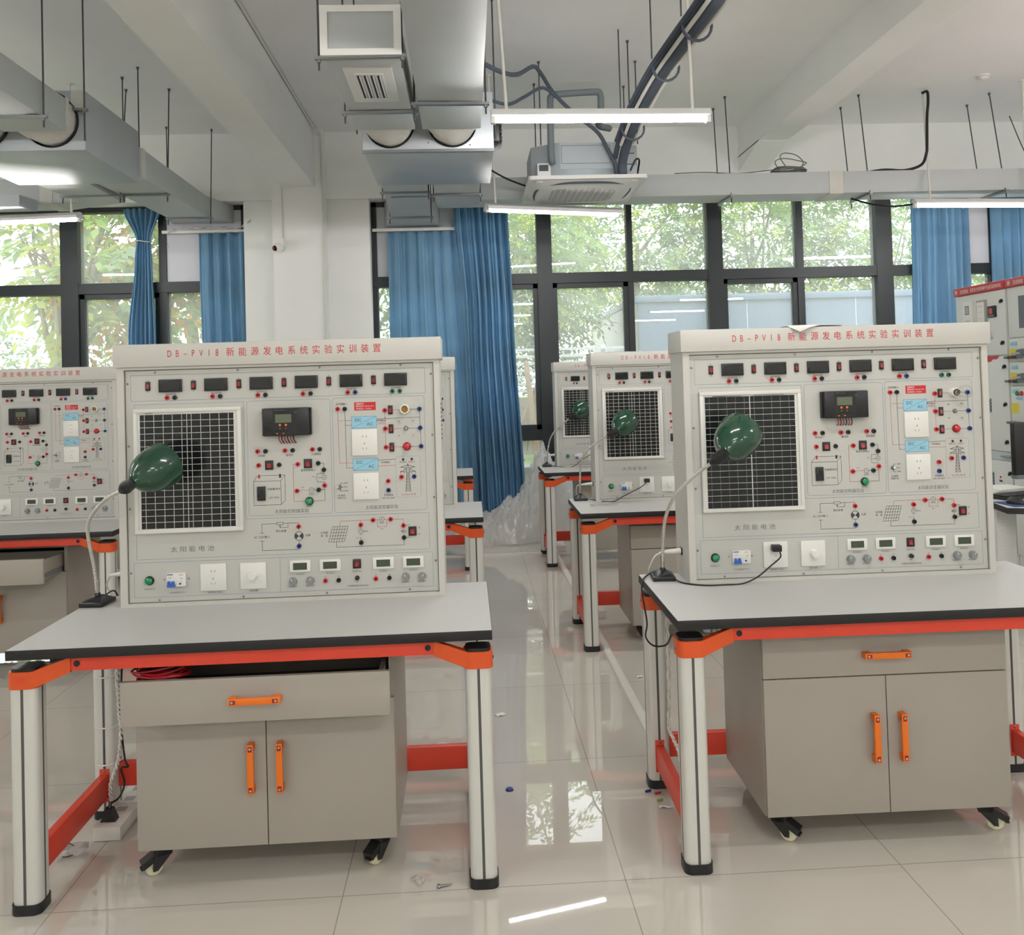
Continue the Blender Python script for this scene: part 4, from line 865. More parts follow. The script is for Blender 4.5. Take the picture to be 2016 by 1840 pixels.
# ================================================================== lights
def tube_light(a, b, label, poles=((.12, None), (.88, None)), group='ceiling tube lights', wing=.034, lip=0):
    a, b = Vector(a), Vector(b); d = (b-a); L = d.length; ang = math.atan2(d.y, d.x)
    root = thing('tube_light', label, 'light', a, ang, group)
    h = MB('white'); h.prism([(-.016, .050), (.016, .050), (wing, .018), (wing, .010-lip), (-wing, .010-lip), (-wing, .018)], lambda u, v, t: (t, u, v+.012), -.015, L+.015, 'acwhite'); h.build('housing', root)  # wing and lip are shaped per lamp to hold back upward light
    for x in (-.004, L+.004): e = MB('white'); e.box(x-.014, -.017, -.019, x+.014, .017, .022, 'white', .003); e.build('end_cap', root)
    MB('tube').cyl((.012, 0, 0), (L-.012, 0, 0), .0145, n=16, k='tube').build('tube', root)
    for t, top in poles:
        p = Vector((t*L, 0, .05)); q = Vector((t*L, 0, ZC-a.z)) if top is None else Matrix.Rotation(-ang, 3, 'Z') @ (Vector(top)-a)
        m = MB('pvc'); m.cyl(p, q, .0095, n=10, k='pvc'); m.cyl(q-Vector((0, 0, .012)), q, .022, n=12, k='pvc'); m.build('pole', root)
tube_light((.19, 4.88, 3.03), (1.435, 4.92, 3.03), 'lit tube light nearest, crossing in front of the air conditioner', ((.06, (.215, 4.9, 4.2)), (.93, (1.34, 4.95, 4.2))))
tube_light((.213, 7.42, 3.03), (1.411, 7.74, 3.03), 'lit tube light under the air conditioner, beside the middle curtain', ((.06, (.25, 7.40, 4.2)), (.9, (1.30, 7.74, 3.6))), wing=.075, lip=.02)
tube_light((4.097, 7.60, 3.03), (5.33, 7.70, 3.03), 'lit tube light at the right edge on a white pole', ((.12, (4.398, 7.95, 4.2)), (.9, None)), wing=.045, lip=.005)
tube_light((-4.50, 7.62, 3.03), (-3.263, 7.465, 3.03), 'lit tube light at the left edge in front of the window', ((.1, None), (.95, None)), wing=.06, lip=.015)
for x in (-4.3, .2, 4.1):  # unseen tubes added to brighten the room and ceiling
    for y in (2.2, -.5, -3.2): tube_light((x, y, 3.03), (x+1.24, y, 3.03), 'added tube light overhead, out of view, to brighten the room', group='added tube lights out of view', wing=.022)
for x in (4.3, -6.1): tube_light((x, 4.9, 3.03), (x+1.24, 4.9, 3.03), 'added tube light overhead, out of view, to brighten the room', group='added tube lights out of view', wing=.022)

# ================================================================== ventilation
def hanger(a, b, z, label, ztop=(ZC, ZC), dz=.06, tilt=((0, 0), (0, 0))):
    t = thing('duct_hanger', label, 'duct hanger', (a[0], a[1], z), 0, 'steel trapeze hangers of the ducts'); o = Vector((a[0], a[1], z))
    for p, zt, tl in ((a, ztop[0], tilt[0]), (b, ztop[1], tilt[1])):
        m = MB('rod'); q = Vector((p[0], p[1], z))-o; m.cyl(q+Vector((0, 0, -dz)), q+Vector((tl[0], tl[1], zt-z)), .0055, n=7, k='rod'); m.cyl(q+Vector((tl[0], tl[1], zt-z-.025)), q+Vector((tl[0], tl[1], zt-z)), .008, .014, 8, 'rod')
        m.cyl(q+Vector((0, 0, -.022)), q+Vector((0, 0, -.008)), .011, n=6, k='steel'); m.build('rod', t)
    A, B = Vector((a[0], a[1], z))-o, Vector((b[0], b[1], z))-o; d = (B-A).normalized(); n = Vector((-d.y, d.x, 0))*.014
    A, B = A-d*.02, B+d*.02; m = MB('steel'); m.hexa([A-n-Vector((0,0,.008)), B-n-Vector((0,0,.008)), B+n-Vector((0,0,.008)), A+n-Vector((0,0,.008)), A-n+Vector((0,0,.008)), B-n+Vector((0,0,.008)), B+n+Vector((0,0,.008)), A+n+Vector((0,0,.008))], 'steel'); m.build('crossbar', t)
def dbox(x0, y0, z0, x1, y1, z1, k='duct', b=.003): return MB(k).box(x0, y0, z0, x1, y1, z1, k, b)
def collar_part(root, cx, y0, y1, cz, w, h, r):
    m = MB('collar'); n = 28; v = []; K = 6
    for j in range(K+1):
        t = j/K; t2 = t*t*(3-2*t)
        for i in range(n):
            a = 2*PI*i/n; c, s = math.cos(a), math.sin(a); k = 1/max(abs(c), abs(s)); R_ = 1+.05*math.sin(i*2.3+j)*math.sin(PI*t)
            v.append((cx+(c*k*w/2*(1-t2)+c*r*t2)*R_, y0+(y1-y0)*t, cz+(s*k*h/2*(1-t2)+s*r*t2)*R_))
    m.add(v, [(j*n+i, j*n+(i+1)%n, (j+1)*n+(i+1)%n, (j+1)*n+i) for j in range(K) for i in range(n)], 'collar', True)
    m.lathe([(r+.012, -.03), (r+.012, 0), (r-.008, 0), (r-.008, -.03)], (cx, y1, cz), (0, 1, 0), 32, 'dark'); m.build('collar', root)
# central unit
U = thing('ventilation_unit', 'galvanised ventilation box with two ducts above the middle curtain', 'ventilation unit', (0, 0, 0)); 
p = MB('plenum'); p.box(-.66, 5.8, 3.118, .222, 6.8, 3.51, 'plenum', .004); p.box(-.665, 5.795, 3.105, .227, 5.82, 3.125, 'steel'); p.box(.222, 5.9, 3.2, .27, 6.15, 3.42, 'black', .01)
for i in range(4): p.box(.268, 5.9, 3.21+i*.05, .285, 6.15, 3.235+i*.05, 'black', .004)
for x in (-.52, -.12, .1): p.box(x, 5.797, 3.11, x+.01, 5.805, 3.12, 'steel')
for i in range(3): p.sphere((-.5+i*.28, 5.799, 3.15+.02*(i % 2)), .006, 'steel', 6)
p.build('plenum', U)
b1 = dbox(-.663, 4.22, 3.170, -.29, 5.50, 3.392).build('branch_duct', U)
ec = MB('collar')
for a in ((-.675, 3.158, -.278, 3.19), (-.675, 3.373, -.278, 3.405), (-.675, 3.19, -.638, 3.373), (-.315, 3.19, -.278, 3.373)): ec.box(a[0], 4.212, a[1], a[2], 4.235, a[3], 'paper')
ec.build('taped_end_cap', b1)
gr = MB('acwhite'); gr.box(-.595, 4.40, 3.160, -.345, 4.925, 3.170, 'acwhite', .002); gr.box(-.545, 4.47, 3.155, -.395, 4.86, 3.162, 'acwhite', .001)
for i in range(4):
    x = -.533+i*.035; gr.box(x, 4.49, 3.1535, x+.021, 4.84, 3.1555, 'dark'); gr.hexa([(x+.012, 4.49, 3.150), (x+.021, 4.49, 3.1545), (x+.021, 4.84, 3.1545), (x+.012, 4.84, 3.150), (x+.012, 4.49, 3.152), (x+.021, 4.49, 3.1565), (x+.021, 4.84, 3.1565), (x+.012, 4.84, 3.152)], 'acwhite')
gr.build('air_grille', b1)
dbox(-.243, 1.6, 3.170, .130, 5.50, 3.392).build('branch_duct', U)
collar_part(U, -.476, 5.50, 5.8, 3.30, .373, .222, .155); collar_part(U, -.057, 5.50, 5.8, 3.30, .373, .222, .155)
x_ = MB('duct'); x_.hexa([(-.645, 6.8, 3.155), (-.275, 6.8, 3.155), (-.335, 8.75, 3.24), (-.725, 8.75, 3.24), (-.645, 6.8, 3.36), (-.275, 6.8, 3.36), (-.335, 8.75, 3.44), (-.725, 8.75, 3.44)], 'duct'); x_.box(-.62, 7.5, 3.176, -.30, 7.52, 3.18, 'steel'); x_.build('exhaust_duct', U)
h_ = MB('duct'); h_.hexa([(-.725, 8.75, 3.24), (-.335, 8.75, 3.24), (-.25, 9.2, 3.225), (-.835, 9.2, 3.225), (-.725, 8.75, 3.44), (-.335, 8.75, 3.44), (-.25, 9.2, 3.49), (-.835, 9.2, 3.49)], 'duct'); h_.build('hopper', U)
dbox(-.235, 6.8, 3.155, .145, 7.775, 3.38).build('exhaust_duct', U)
# right run along the windows
D = thing('ventilation_duct', 'long pale duct running right along the window tops', 'duct', (0, 0, 0))
dbox(-.235, 7.775, 3.20, 3.40, 8.12, 3.40).build('duct_section', D); dbox(3.50, 7.775, 3.20, 7.19, 8.12, 3.40).build('duct_section', D)
MB('collar').box(3.385, 7.768, 3.193, 3.515, 8.127, 3.407, 'collar', .004).build('joint_tape', D)
# left unit
U = thing('ventilation_unit', 'galvanised ventilation box with ducts at upper left', 'ventilation unit', (0, 0, 0))
p = MB('plenum'); p.box(-3.30, 5.64, 3.112, -2.415, 6.56, 3.50, 'plenum', .004); p.box(-2.5, 5.635, 3.36, -2.418, 5.645, 3.495, 'collar'); p.build('plenum', U)
b1 = dbox(-2.81, 2.5, 3.17, -2.437, 5.42, 3.375).build('branch_duct', U); b2 = dbox(-3.24, 2.5, 3.17, -2.87, 5.36, 3.375).build('branch_duct', U)
gr = MB('acwhite'); gr.box(-2.75, 4.3, 3.160, -2.5, 4.75, 3.17, 'acwhite', .002)
for i in range(4): gr.box(-2.71+i*.045, 4.36, 3.158, -2.69+i*.045, 4.7, 3.1605, 'dark')
gr.build('air_grille', b1)
collar_part(U, -2.624, 5.42, 5.64, 3.30, .373, .215, .16); collar_part(U, -3.055, 5.36, 5.64, 3.30, .37, .215, .16)
x_ = MB('duct'); x_.hexa([(-2.83, 6.56, 3.17), (-2.41, 6.56, 3.17), (-2.56, 8.72, 3.285), (-2.95, 8.72, 3.285), (-2.83, 6.56, 3.385), (-2.41, 6.56, 3.385), (-2.56, 8.72, 3.495), (-2.95, 8.72, 3.495)], 'duct')
x_.hexa([(-2.833, 6.6, 3.168), (-2.405, 6.6, 3.168), (-2.411, 6.68, 3.172), (-2.839, 6.68, 3.172), (-2.833, 6.6, 3.39), (-2.405, 6.6, 3.39), (-2.411, 6.68, 3.394), (-2.839, 6.68, 3.394)], 'collar'); x_.build('exhaust_duct', U)
h_ = MB('duct'); h_.hexa([(-2.95, 8.72, 3.285), (-2.56, 8.72, 3.285), (-2.42, 9.2, 3.31), (-3.05, 9.2, 3.31), (-2.95, 8.72, 3.495), (-2.56, 8.72, 3.495), (-2.42, 9.2, 3.495), (-3.05, 9.2, 3.495)], 'duct'); h_.build('hopper', U)
x_ = MB('duct'); x_.hexa([(-3.27, 6.56, 3.16), (-2.86, 6.56, 3.16), (-2.95, 7.62, 3.2), (-3.30, 7.56, 3.2), (-3.27, 6.56, 3.38), (-2.86, 6.56, 3.38), (-2.95, 7.62, 3.41), (-3.30, 7.56, 3.41)], 'duct'); x_.build('exhaust_duct', U)
D = thing('ventilation_duct', 'pale duct running left along the window tops', 'duct', (0, 0, 0))
dbox(-6.39, 7.56, 3.20, -3.62, 7.90, 3.41).build('duct_section', D); MB('collar').box(-3.63, 7.553, 3.193, -3.52, 7.907, 3.417, 'collar', .004).build('joint_tape', D)
x_ = MB('duct'); x_.hexa([(-3.53, 7.56, 3.2), (-3.29, 7.56, 3.2), (-2.94, 7.62, 3.2), (-3.53, 7.90, 3.2), (-3.53, 7.56, 3.41), (-3.29, 7.56, 3.41), (-2.94, 7.62, 3.41), (-3.53, 7.90, 3.41)], 'duct'); x_.build('duct_section', D)
tag(MB('pipe').hexa([(-3.95, 7.2, 3.095), (-3.62, 7.2, 3.095), (-3.58, 7.42, 3.095), (-3.9, 7.42, 3.095), (-3.95, 7.2, 3.19), (-3.62, 7.2, 3.19), (-3.58, 7.42, 3.19), (-3.9, 7.42, 3.19)], 'plenum').build('junction_box'), 'short blue grey metal box hung at the left edge under the duct', 'metal box')
hanger((-.687, 4.25), (-.277, 4.23), 3.157, 'steel hanger just behind the taped duct end'); hanger((-.680, 5.11), (-.268, 5.10), 3.157, 'steel hanger under the left middle duct, beyond its grille'); hanger((-.262, 4.96), (.150, 4.97), 3.157, 'steel hanger under the wider middle duct without grille')
hanger((-.675, 7.3), (-.285, 7.3), 3.170, 'steel hanger behind the middle box, left one of the pair'); hanger((-.245, 7.3), (.152, 7.3), 3.145, 'steel hanger behind the middle box, right one of the pair'); hanger((-.735, 8.68), (-.318, 8.68), 3.228, 'steel hanger at the mouth of the middle duct near the white rail')
hanger((.24, 5.9), (-.69, 5.75), 3.40, 'steel hanger holding the front of the middle galvanised box', dz=.18)
hanger((-2.830, 5.08), (-2.418, 5.10), 3.157, 'steel hanger under the near left duct'); hanger((-2.40, 5.6), (-3.33, 5.6), 3.36, 'steel hanger at the front of the left galvanised box', dz=.2)
hanger((-3.30, 7.26), (-2.835, 7.26), 3.182, 'steel hanger under the left duct bend', ztop=(3.45, ZC), tilt=((0, 0), (-.08, .38))); hanger((-2.83, 7.34), (-2.475, 7.34), 3.20, 'steel hanger under the left duct halfway to the window', tilt=((0, 0), (-.07, .3))); hanger((-2.945, 8.74), (-2.528, 8.74), 3.275, 'steel hanger at the window mouth of the left duct', tilt=((0, 0), (0, .1)))
for x, y2, lb in ((2.46, 8.13, 'left'), (3.76, 8.15, 'middle'), (5.05, 8.13, 'right')):
    hanger((x, 7.755), (x+.0, y2), 3.188, 'steel hanger under the long right hand duct, '+lb+' of three', tilt=((.06, .29), (.05, .27)))
for x, y, lb in ((5.80, 8.8, 'single bent steel rod from the ceiling at the right edge'),): tag(MB('rod').tube([(x, y, 4.2), (x, y-.2, 3.8), (x-.05, y-.5, 3.42)], .005, 6, 'rod', smoothpts=6).build('hanging_rod'), lb, 'rod')
for x, y, z, lb in ((-2.62, 7.12, 3.45, 'single steel rod above the left galvanised box'), (.665, 7.63, 3.5, 'thin steel rod left of the air conditioner, far one'), (.663, 7.1, 3.5, 'thin steel rod left of the air conditioner, near one'), (1.33, 6.68, 3.48, 'thin steel rod above the air conditioner, nearest right one'), (1.475, 7.11, 3.5, 'thin steel rod above the air conditioner, middle right one'), (1.488, 7.72, 3.5, 'thin steel rod above the air conditioner, far right one')):
    tag(MB('rod').cyl((x, y, z), (x, y, ZC), .0055, n=7, k='rod').cyl((x, y, ZC-.02), (x, y, ZC), .008, .014, 8, 'rod').build('hanging_rod'), lb, 'rod', 'single ceiling rods')

# ================================================================== air conditioner
A = thing('air_conditioner', 'white ceiling cassette air conditioner with its metal body exposed', 'air conditioner', (1.0125, 7.29, 3.15))
h = MB('achouse'); oc = [(-.25, -.37), (.25, -.37), (.44, -.24), (.44, .24), (.25, .37), (-.25, .37), (-.44, .24), (-.44, -.24)]
h.prism(oc, lambda u, v, t: (u, v, t), .035, .315, 'achouse'); h.box(-.215, -.374, .10, .215, -.369, .315, 'achouse'); h.box(.26, -.33, .06, .42, -.27, .30, 'achouse', .004); h.box(.28, -.333, .23, .40, -.329, .236, 'dark'); h.box(.28, -.333, .14, .40, -.329, .146, 'dark'); h.box(-.40, -.345, .05, -.29, -.30, .16, 'acwhite', .004); h.box(-.385, -.349, .095, -.31, -.343, .145, 'pipe')
for a in ((-.205, .145, .195, .148), (-.205, .29, .195, .293), (-.205, .145, -.202, .293), (.192, .145, .195, .293)): h.box(a[0], -.3755, a[1], a[2], -.373, a[3], 'seam')
h.build('housing', A)
pn = MB('acwhite'); V = lambda u, v, t: (u, v, t)
pn.prism(rsq(.965, .93, .03), V, .0, .03, 'acwhite'); 
def loft(m, P, Q, z0, z1, k):
    n = len(P); m.add([(u, v, z0) for u, v in P]+[(u, v, z1) for u, v in Q], [(i, (i+1)%n, n+(i+1)%n, n+i) for i in range(n)]+[tuple(range(n, 2*n))], k, True)
loft(pn, rsq(.90, .86, .16, 8), rsq(.74, .70, .14, 8), 0, -.03, 'acwhite'); pn.build('panel', A)
sl = MB('dark')
for ang in range(4):
    c, s = math.cos(ang*PI/2), math.sin(ang*PI/2); P = []
    for i in range(13): t = -1+i/6; P.append((t*.30, -.398+.05*abs(t)**3, -.016))
    P = [(x*c-y*s, x*s+y*c, z) for x, y, z in P]; sl.tube(P, .011, 6, 'pipe')
sl.build('air_slot', A)
g = MB('acgrey'); g.prism(rsq(.54, .52, .12, 8), V, -.034, -.028, 'acgrey')
for i in range(11): x = -.245+i*.049; y = .25 if abs(x) < .16 else .25-(abs(x)-.16)*.7; g.box(x-.003, -y, -.039, x+.003, y, -.033, 'acwhite')
g.build('intake_grille', A)
for x in (-.39, .39): MB('acwhite').box(x-.03, -.40, -.008, x+.03, -.30, .001, 'acwhite', .006).build('corner_cover', A)
# pipes to the cassette
PB = thing('pipe_bundle', 'bundle of dark insulated pipes sloping from the ceiling to the air conditioner', 'pipes', (0, 0, 0))
P = [Vector(p) for p in ((1.36, 2.6, 3.50), (1.375, 4.0, 3.52), (1.383, 4.6, 3.546), (1.36, 5.1, 3.55), (1.328, 5.6, 3.529), (1.315, 6.2, 3.484), (1.30, 6.65, 3.38), (1.295, 6.84, 3.29), (1.295, 6.86, 3.19))]
def off(dx, dz, n=len(P)): return [p+Vector((dx, 0, dz)) for p in P[:n]]
MB('pipe').tube(off(0, 0), .036, 14, 'pipe', smoothpts=8).build('insulated_pipe', PB); MB('pipe').tube(off(-.062, .03, 8), .020, 12, 'pipe', smoothpts=8).build('insulated_pipe', PB)
MB('pvc').tube(off(-.052, -.012, 7), .013, 8, 'pvc', smoothpts=8).build('white_pipe', PB); MB('pvc').tube(off(.052, -.008, 7), .013, 8, 'pvc', smoothpts=8).build('white_pipe', PB); MB('pipegrey').tube(off(-.092, .02, 7), .013, 8, 'pipe', smoothpts=8).build('grey_pipe', PB)
for i, (y, zt) in enumerate(((4.85, .65), (5.45, .66), (6.45, .76))):
    t = spline(P, 8); q = min(t, key=lambda p: abs(p.y-y)); m = MB('rod'); m.tube([(q.x+.085*math.cos(a), q.y, q.z+.085*math.sin(a)) for a in [PI*.75+i_*PI*1.35/12 for i_ in range(13)]], .009, 6, 'pipe'); m.cyl((q.x-.09, q.y, q.z+.06), (q.x-.09, q.y, ZC-.004), .005, n=6, k='rod'); m.build('clamp', PB)
tag(MB('pipegrey').tube([(.735, 6.92, 3.30), (.722, 6.87, 3.37), (.724, 6.85, 3.75), (.735, 6.85, 3.825), (.795, 6.855, 3.842), (1.091, 6.90, 3.872), (1.135, 6.905, 3.86), (1.144, 6.91, 3.80), (1.14, 6.93, 3.70), (1.15, 7.1, 3.66), (1.26, 7.2, 3.66)], .027, 12, 'pipegrey', smoothpts=7).build('drain_pipe'), 'grey insulated drain pipe arching above the air conditioner', 'pipe')
tag(MB('pipe').tube([(.16, 5.6, 3.627), (.297, 5.8, 3.639), (.414, 6.0, 3.699), (.549, 6.3, 3.863), (.623, 6.5, 3.882), (.738, 6.7, 3.80), (.906, 6.78, 3.66), (1.093, 6.82, 3.521), (1.179, 6.84, 3.377), (1.23, 6.85, 3.28), (1.25, 6.88, 3.20)], .016, 8, 'pipe', smoothpts=8).build('overhead_cable'), 'thick dark cable waving from the middle duct to the air conditioner', 'cable')
tag(MB('pipe').tube([(.19, 6.0, 3.525), (.348, 6.2, 3.553), (.475, 6.4, 3.667), (.60, 6.5, 3.765), (.669, 6.6, 3.80), (.74, 6.62, 3.75)], .013, 8, 'pipe', smoothpts=8).build('overhead_cable'), 'lower dark cable sagging between the middle duct and the drain pipe', 'cable')
tag(MB('cable').tube([(1.36, 6.88, 3.22), (1.40, 6.85, 3.30), (1.44, 6.9, 3.31), (1.45, 7.0, 3.26), (1.46, 7.1, 3.22)], .008, 7, 'cable', smoothpts=8).build('overhead_cable'), 'short black cable loop at the right corner of the air conditioner', 'cable')
tag(MB('cable').tube([(.23, 7.3, 3.36), (.4, 7.4, 3.29), (.6, 7.5, 3.24), (.62, 7.4, 3.23)], .008, 7, 'cable', smoothpts=8).build('overhead_cable'), 'black cable drooping left of the air conditioner panel', 'cable')
tag(MB('cable').tube([(4.385, 7.93, 4.17), (4.40, 7.87, 4.16), (4.392, 7.85, 4.05), (4.349, 7.80, 3.901), (4.305, 7.74, 3.626), (4.290, 7.73, 3.541), (4.267, 7.78, 3.450), (4.136, 7.83, 3.412), (3.942, 7.84, 3.422), (3.772, 7.9, 3.41)], .013, 8, 'cable', smoothpts=8).build('overhead_cable'), 'black cable down the white pole and along the right duct', 'cable')
tag(MB('cable').tube([(3.69, 8.0, 3.19), (3.807, 7.8, 3.09), (3.948, 7.7, 3.05), (4.09, 7.615, 3.05)], .009, 8, 'cable', smoothpts=8).build('overhead_cable'), 'black cable from under the right duct to the right tube light', 'cable')
tag(MB('cable').tube([(5.2, 7.9, 3.41), (5.5, 7.95, 3.415), (6.2, 7.95, 3.47), (7.0, 7.95, 3.55)], .013, 8, 'cable', smoothpts=8).build('overhead_cable'), 'black cable lying on the duct at the right edge', 'cable')
gc = MB('greycable'); rnd = random.Random(2)
for i in range(8): r = .14+rnd.uniform(-.02, .03); gc.tube([(3.07+r*math.cos(t)+rnd.uniform(-.006, .006), 7.93+.10*math.sin(t), 3.412+i*.008+.006*math.sin(2*t+i)) for t in [2*PI*j/20 for j in range(20)]], .0055, 6, 'greycable', closed=True)
gc.tube([(2.97, 7.9, 3.45), (2.93, 7.9, 3.53), (3.02, 7.9, 3.56), (3.19, 7.92, 3.535), (3.24, 7.93, 3.52), (3.17, 7.93, 3.48), (3.12, 7.92, 3.46)], .0045, 6, 'greycable', smoothpts=8); gc.tube([(3.04, 7.9, 3.47), (2.98, 7.9, 3.57), (3.02, 7.9, 3.61), (3.13, 7.9, 3.59), (3.21, 7.93, 3.53), (3.18, 7.93, 3.47)], .0045, 6, 'greycable', smoothpts=8)
gc.tube([(1.95, 7.80, 3.412), (2.22, 7.78, 3.413), (2.45, 7.80, 3.405), (2.6, 7.82, 3.41), (2.8, 7.88, 3.44), (2.97, 7.9, 3.46)], .0045, 6, 'greycable', smoothpts=6)
tag(gc.build('cable_coil'), 'coil of grey cable lying on top of the right duct', 'cable')
# wall conduit and cctv
tag(MB('pvc').tube([(-1.49, 2.2, 4.185), (-1.49, 6.5, 4.185), (-1.49, 8.45, 4.18), (-1.47, 8.72, 4.15), (-1.435, 8.83, 4.13), (-1.43, 8.855, 4.0), (-1.43, 8.855, 3.0), (-1.43, 8.855, .3)], .010, 8, 'pvc', smoothpts=4).build('cable_conduit'), 'thin white conduit along the left beam and down the white column', 'conduit')
cv = thing('security_camera', 'white dome security camera high on the white column', 'camera', (-1.868, 8.87, 2.99)); m = MB('white'); m.cyl((0, 0, .0), (0, -.03, .0), .055, n=20, k='white'); m.hexa([(-.06, -.09, -.005), (.05, -.09, -.005), (.055, 0, .0), (-.055, 0, .0), (-.06, -.10, .075), (.05, -.10, .075), (.055, 0, .08), (-.055, 0, .08)], 'white'); m.sphere((-.01, -.06, -.012), .052, 'white', 18); m.build('body', cv)
m = MB('glassdark'); m.sphere((-.035, -.088, -.025), .030, 'glassdark', 16); m.cyl((-.047, -.112, -.028), (-.05, -.117, -.028), .012, n=12, k='rocker'); m.build('lens', cv)
tag(MB('pvc').tube([(-1.84, 8.86, 3.07), (-1.842, 8.862, 3.3), (-1.842, 8.862, 3.6)], .006, 6, 'pvc').build('cable_conduit'), 'thin white wire rising from the security camera to the beam', 'conduit')
sd = thing('smoke_detector', 'small round white smoke detector on the ceiling at upper right', 'smoke detector', (4.753, 7.555, 4.2)); MB('white').lathe([(.05, 0), (.055, -.012), (.045, -.03), (.02, -.04), (0, -.041)], (0, 0, 0), (0, 0, 1), 20, 'white').build('body', sd); MB('dark').cyl((0, 0, -.012), (0, 0, -.02), .0535, n=20, k='acgrey').build('vent_ring', sd)
tag(MB('pvc').tube([(-1.38, 4.62, 4.195), (-1.36, 4.72, 4.17), (-1.40, 4.82, 4.15), (-1.375, 4.92, 4.14)], .008, 6, 'collar', smoothpts=6).build('loose_wire'), 'short cream wire stub hanging from the ceiling by the left beam', 'wire')

# ================================================================== switchgear, computer desk
SX = 4.06
def face(x, yc): return lambda u, v: (x, yc-u, v)
def gear(y0, y1, label):
    r = thing('switchgear_cabinet', label, 'switchgear', (0, 0, 0), 0, 'red topped switchgear cabinets')
    MB('sw').box(SX+.012, y0+.002, 0, SX+.75, y1-.002, 2.14, 'sw').build('body', r)
    hd = MB('swred'); hd.box(SX-.02, y0+.003, 2.138, SX+.75, y1-.003, 2.20, 'swred', .002); return r, hd
g, hd = gear(6.28, 6.957, 'light grey switchgear cabinet nearest the window, long red header lettering')
fh = face(SX-.0204, 6.28); 
def logo(m, y, z): 
    for a in ((-.014, -.016, .014, -.012), (-.014, .012, .014, .016), (-.014, -.016, -.010, .016), (.010, -.016, .014, .016), (-.006, -.006, .006, .006)): m.box(SX-.0207, y+a[0], z+a[1], SX-.0201, y+a[2], z+a[3], 'white')
logo(hd, 6.915, 2.168); text(hd, '亚成智能', 0, 2.166, .034, 'white', face(SX-.0205, 6.80), width=.115); text(hd, '新型电力系统网络平台(高压配电系统)', 0, 2.166, .034, 'white', face(SX-.0205, 6.515), width=.40); hd.build('header', g)
def door(r, y0, y1, z0, z1, locks):
    o = MB('sw').box(SX-.006, y0, z0, SX+.012, y1, z1, 'sw', .002).build('door', r)
    for y, z in locks: m = MB('black'); m.lathe([(.014, 0), (.014, .012), (.009, .016), (0, .016)], (SX-.006, y, z), (-1, 0, 0), 12, 'black'); m.box(SX-.026, y-.006, z-.018, SX-.018, y+.010, z+.004, 'black', .002); m.build('lock', o)
    return o
d1 = door(g, 6.295, 6.945, 1.638, 2.132, ((6.334, 2.047), (6.335, 1.731)))
d2 = door(g, 6.295, 6.945, .905, 1.628, ((6.327, 1.550), (6.332, 1.264), (6.331, .979))); d3 = door(g, 6.295, 6.945, .15, .832, ((6.310, .745),))
m = MB('white'); m.box(SX-.022, 6.695, 1.86, SX-.005, 6.827, 2.084, 'white', .002); m.box(SX-.0232, 6.74, 1.975, SX-.0215, 6.795, 2.045, 'jblue'); m.box(SX-.0236, 6.745, 1.98, SX-.0228, 6.79, 2.04, 'acgrey')
for i in range(6): m.box(SX-.0228, 6.73+i % 3*.025, 1.90+i//3*.02, SX-.0215, 6.742+i % 3*.025, 1.908+i//3*.02, 'acgrey')
m.build('controller', d1)
m = MB('acgrey'); m.box(SX-.016, 6.52, 1.83, SX-.005, 6.65, 2.075, 'cab', .002); m.box(SX-.018, 6.545, 1.85, SX-.0155, 6.64, 2.06, 'paper')
for z in (2.03, 2.025, 1.98, 1.93, 1.905, 1.88, 1.865): m.box(SX-.0186, 6.56, z, SX-.0178, 6.625, z+.002, 'acgrey')
m.build('display_window', d1)
m = MB('black'); m.box(SX-.02, 6.403, 1.93, SX-.005, 6.498, 2.018, 'black', .002); m.box(SX-.021, 6.435, 1.955, SX-.0195, 6.475, 2.0, 'redcap')
for i in range(4): m.box(SX-.0208, 6.42+i*.018, 1.938, SX-.0195, 6.43+i*.018, 1.945, 'blueplate')
m.build('meter', d1)
m = MB('white'); m.cyl((SX-.005, 6.50, 1.805), (SX-.03, 6.50, 1.805), .022, n=14, k='collar'); m.box(SX-.04, 6.485, 1.795, SX-.025, 6.515, 1.815, 'collar', .003); m.build('selector', d1)
for y, z, k in ((6.485, 1.77, 'blueplate'), (6.60, 1.70, 'blueplate'), (6.60, 1.675, 'yellow')): MB('jblue').box(SX-.012, y-.024, z-.010, SX-.005, y+.024, z+.010, k, .001).build('name_plate', d1)
rb = MB('swred'); rb.prism([(0, 1.631), (.25, 1.631), (.22, 1.607), (.165, 1.607), (.14, 1.588), (0, 1.588)], lambda u, v, h: (h, 6.642-u, v), SX-.0075, SX-.0055, 'swred'); text(rb, 'DOBON', 0, 1.609, .02, 'white', face(SX-.0078, 6.60)); rb.build('brand_strip', d2)
def vent(o, y0, y1, z0, z1):
    m = MB('mesh'); m.box(SX-.0085, y0, z0, SX-.0055, y1, z1, 'mesh'); n = int((z1-z0)/.012)
    for i in range(n):
        for j in range(6): yy = y0+(j+.5+(i % 2)*.5)*(y1-y0)/6.5; zz = z0+(i+.5)*(z1-z0)/n; m.box(SX-.0092, yy-.006, zz-.003, SX-.0084, yy+.005, zz+.003, 'sw')
    m.build('vent_mesh', o)
vent(d2, 6.516, 6.65, 1.197, 1.302); vent(d3, 6.519, 6.66, .60, .734)
m = MB('white'); m.box(SX-.014, 6.394, .646, SX-.005, 6.453, .731, 'white', .002); m.box(SX-.016, 6.415, .70, SX-.0135, 6.432, .715, 'redcap'); m.box(SX-.016, 6.405, .67, SX-.0135, 6.44, .685, 'jblue'); m.build('breaker_window', d3)
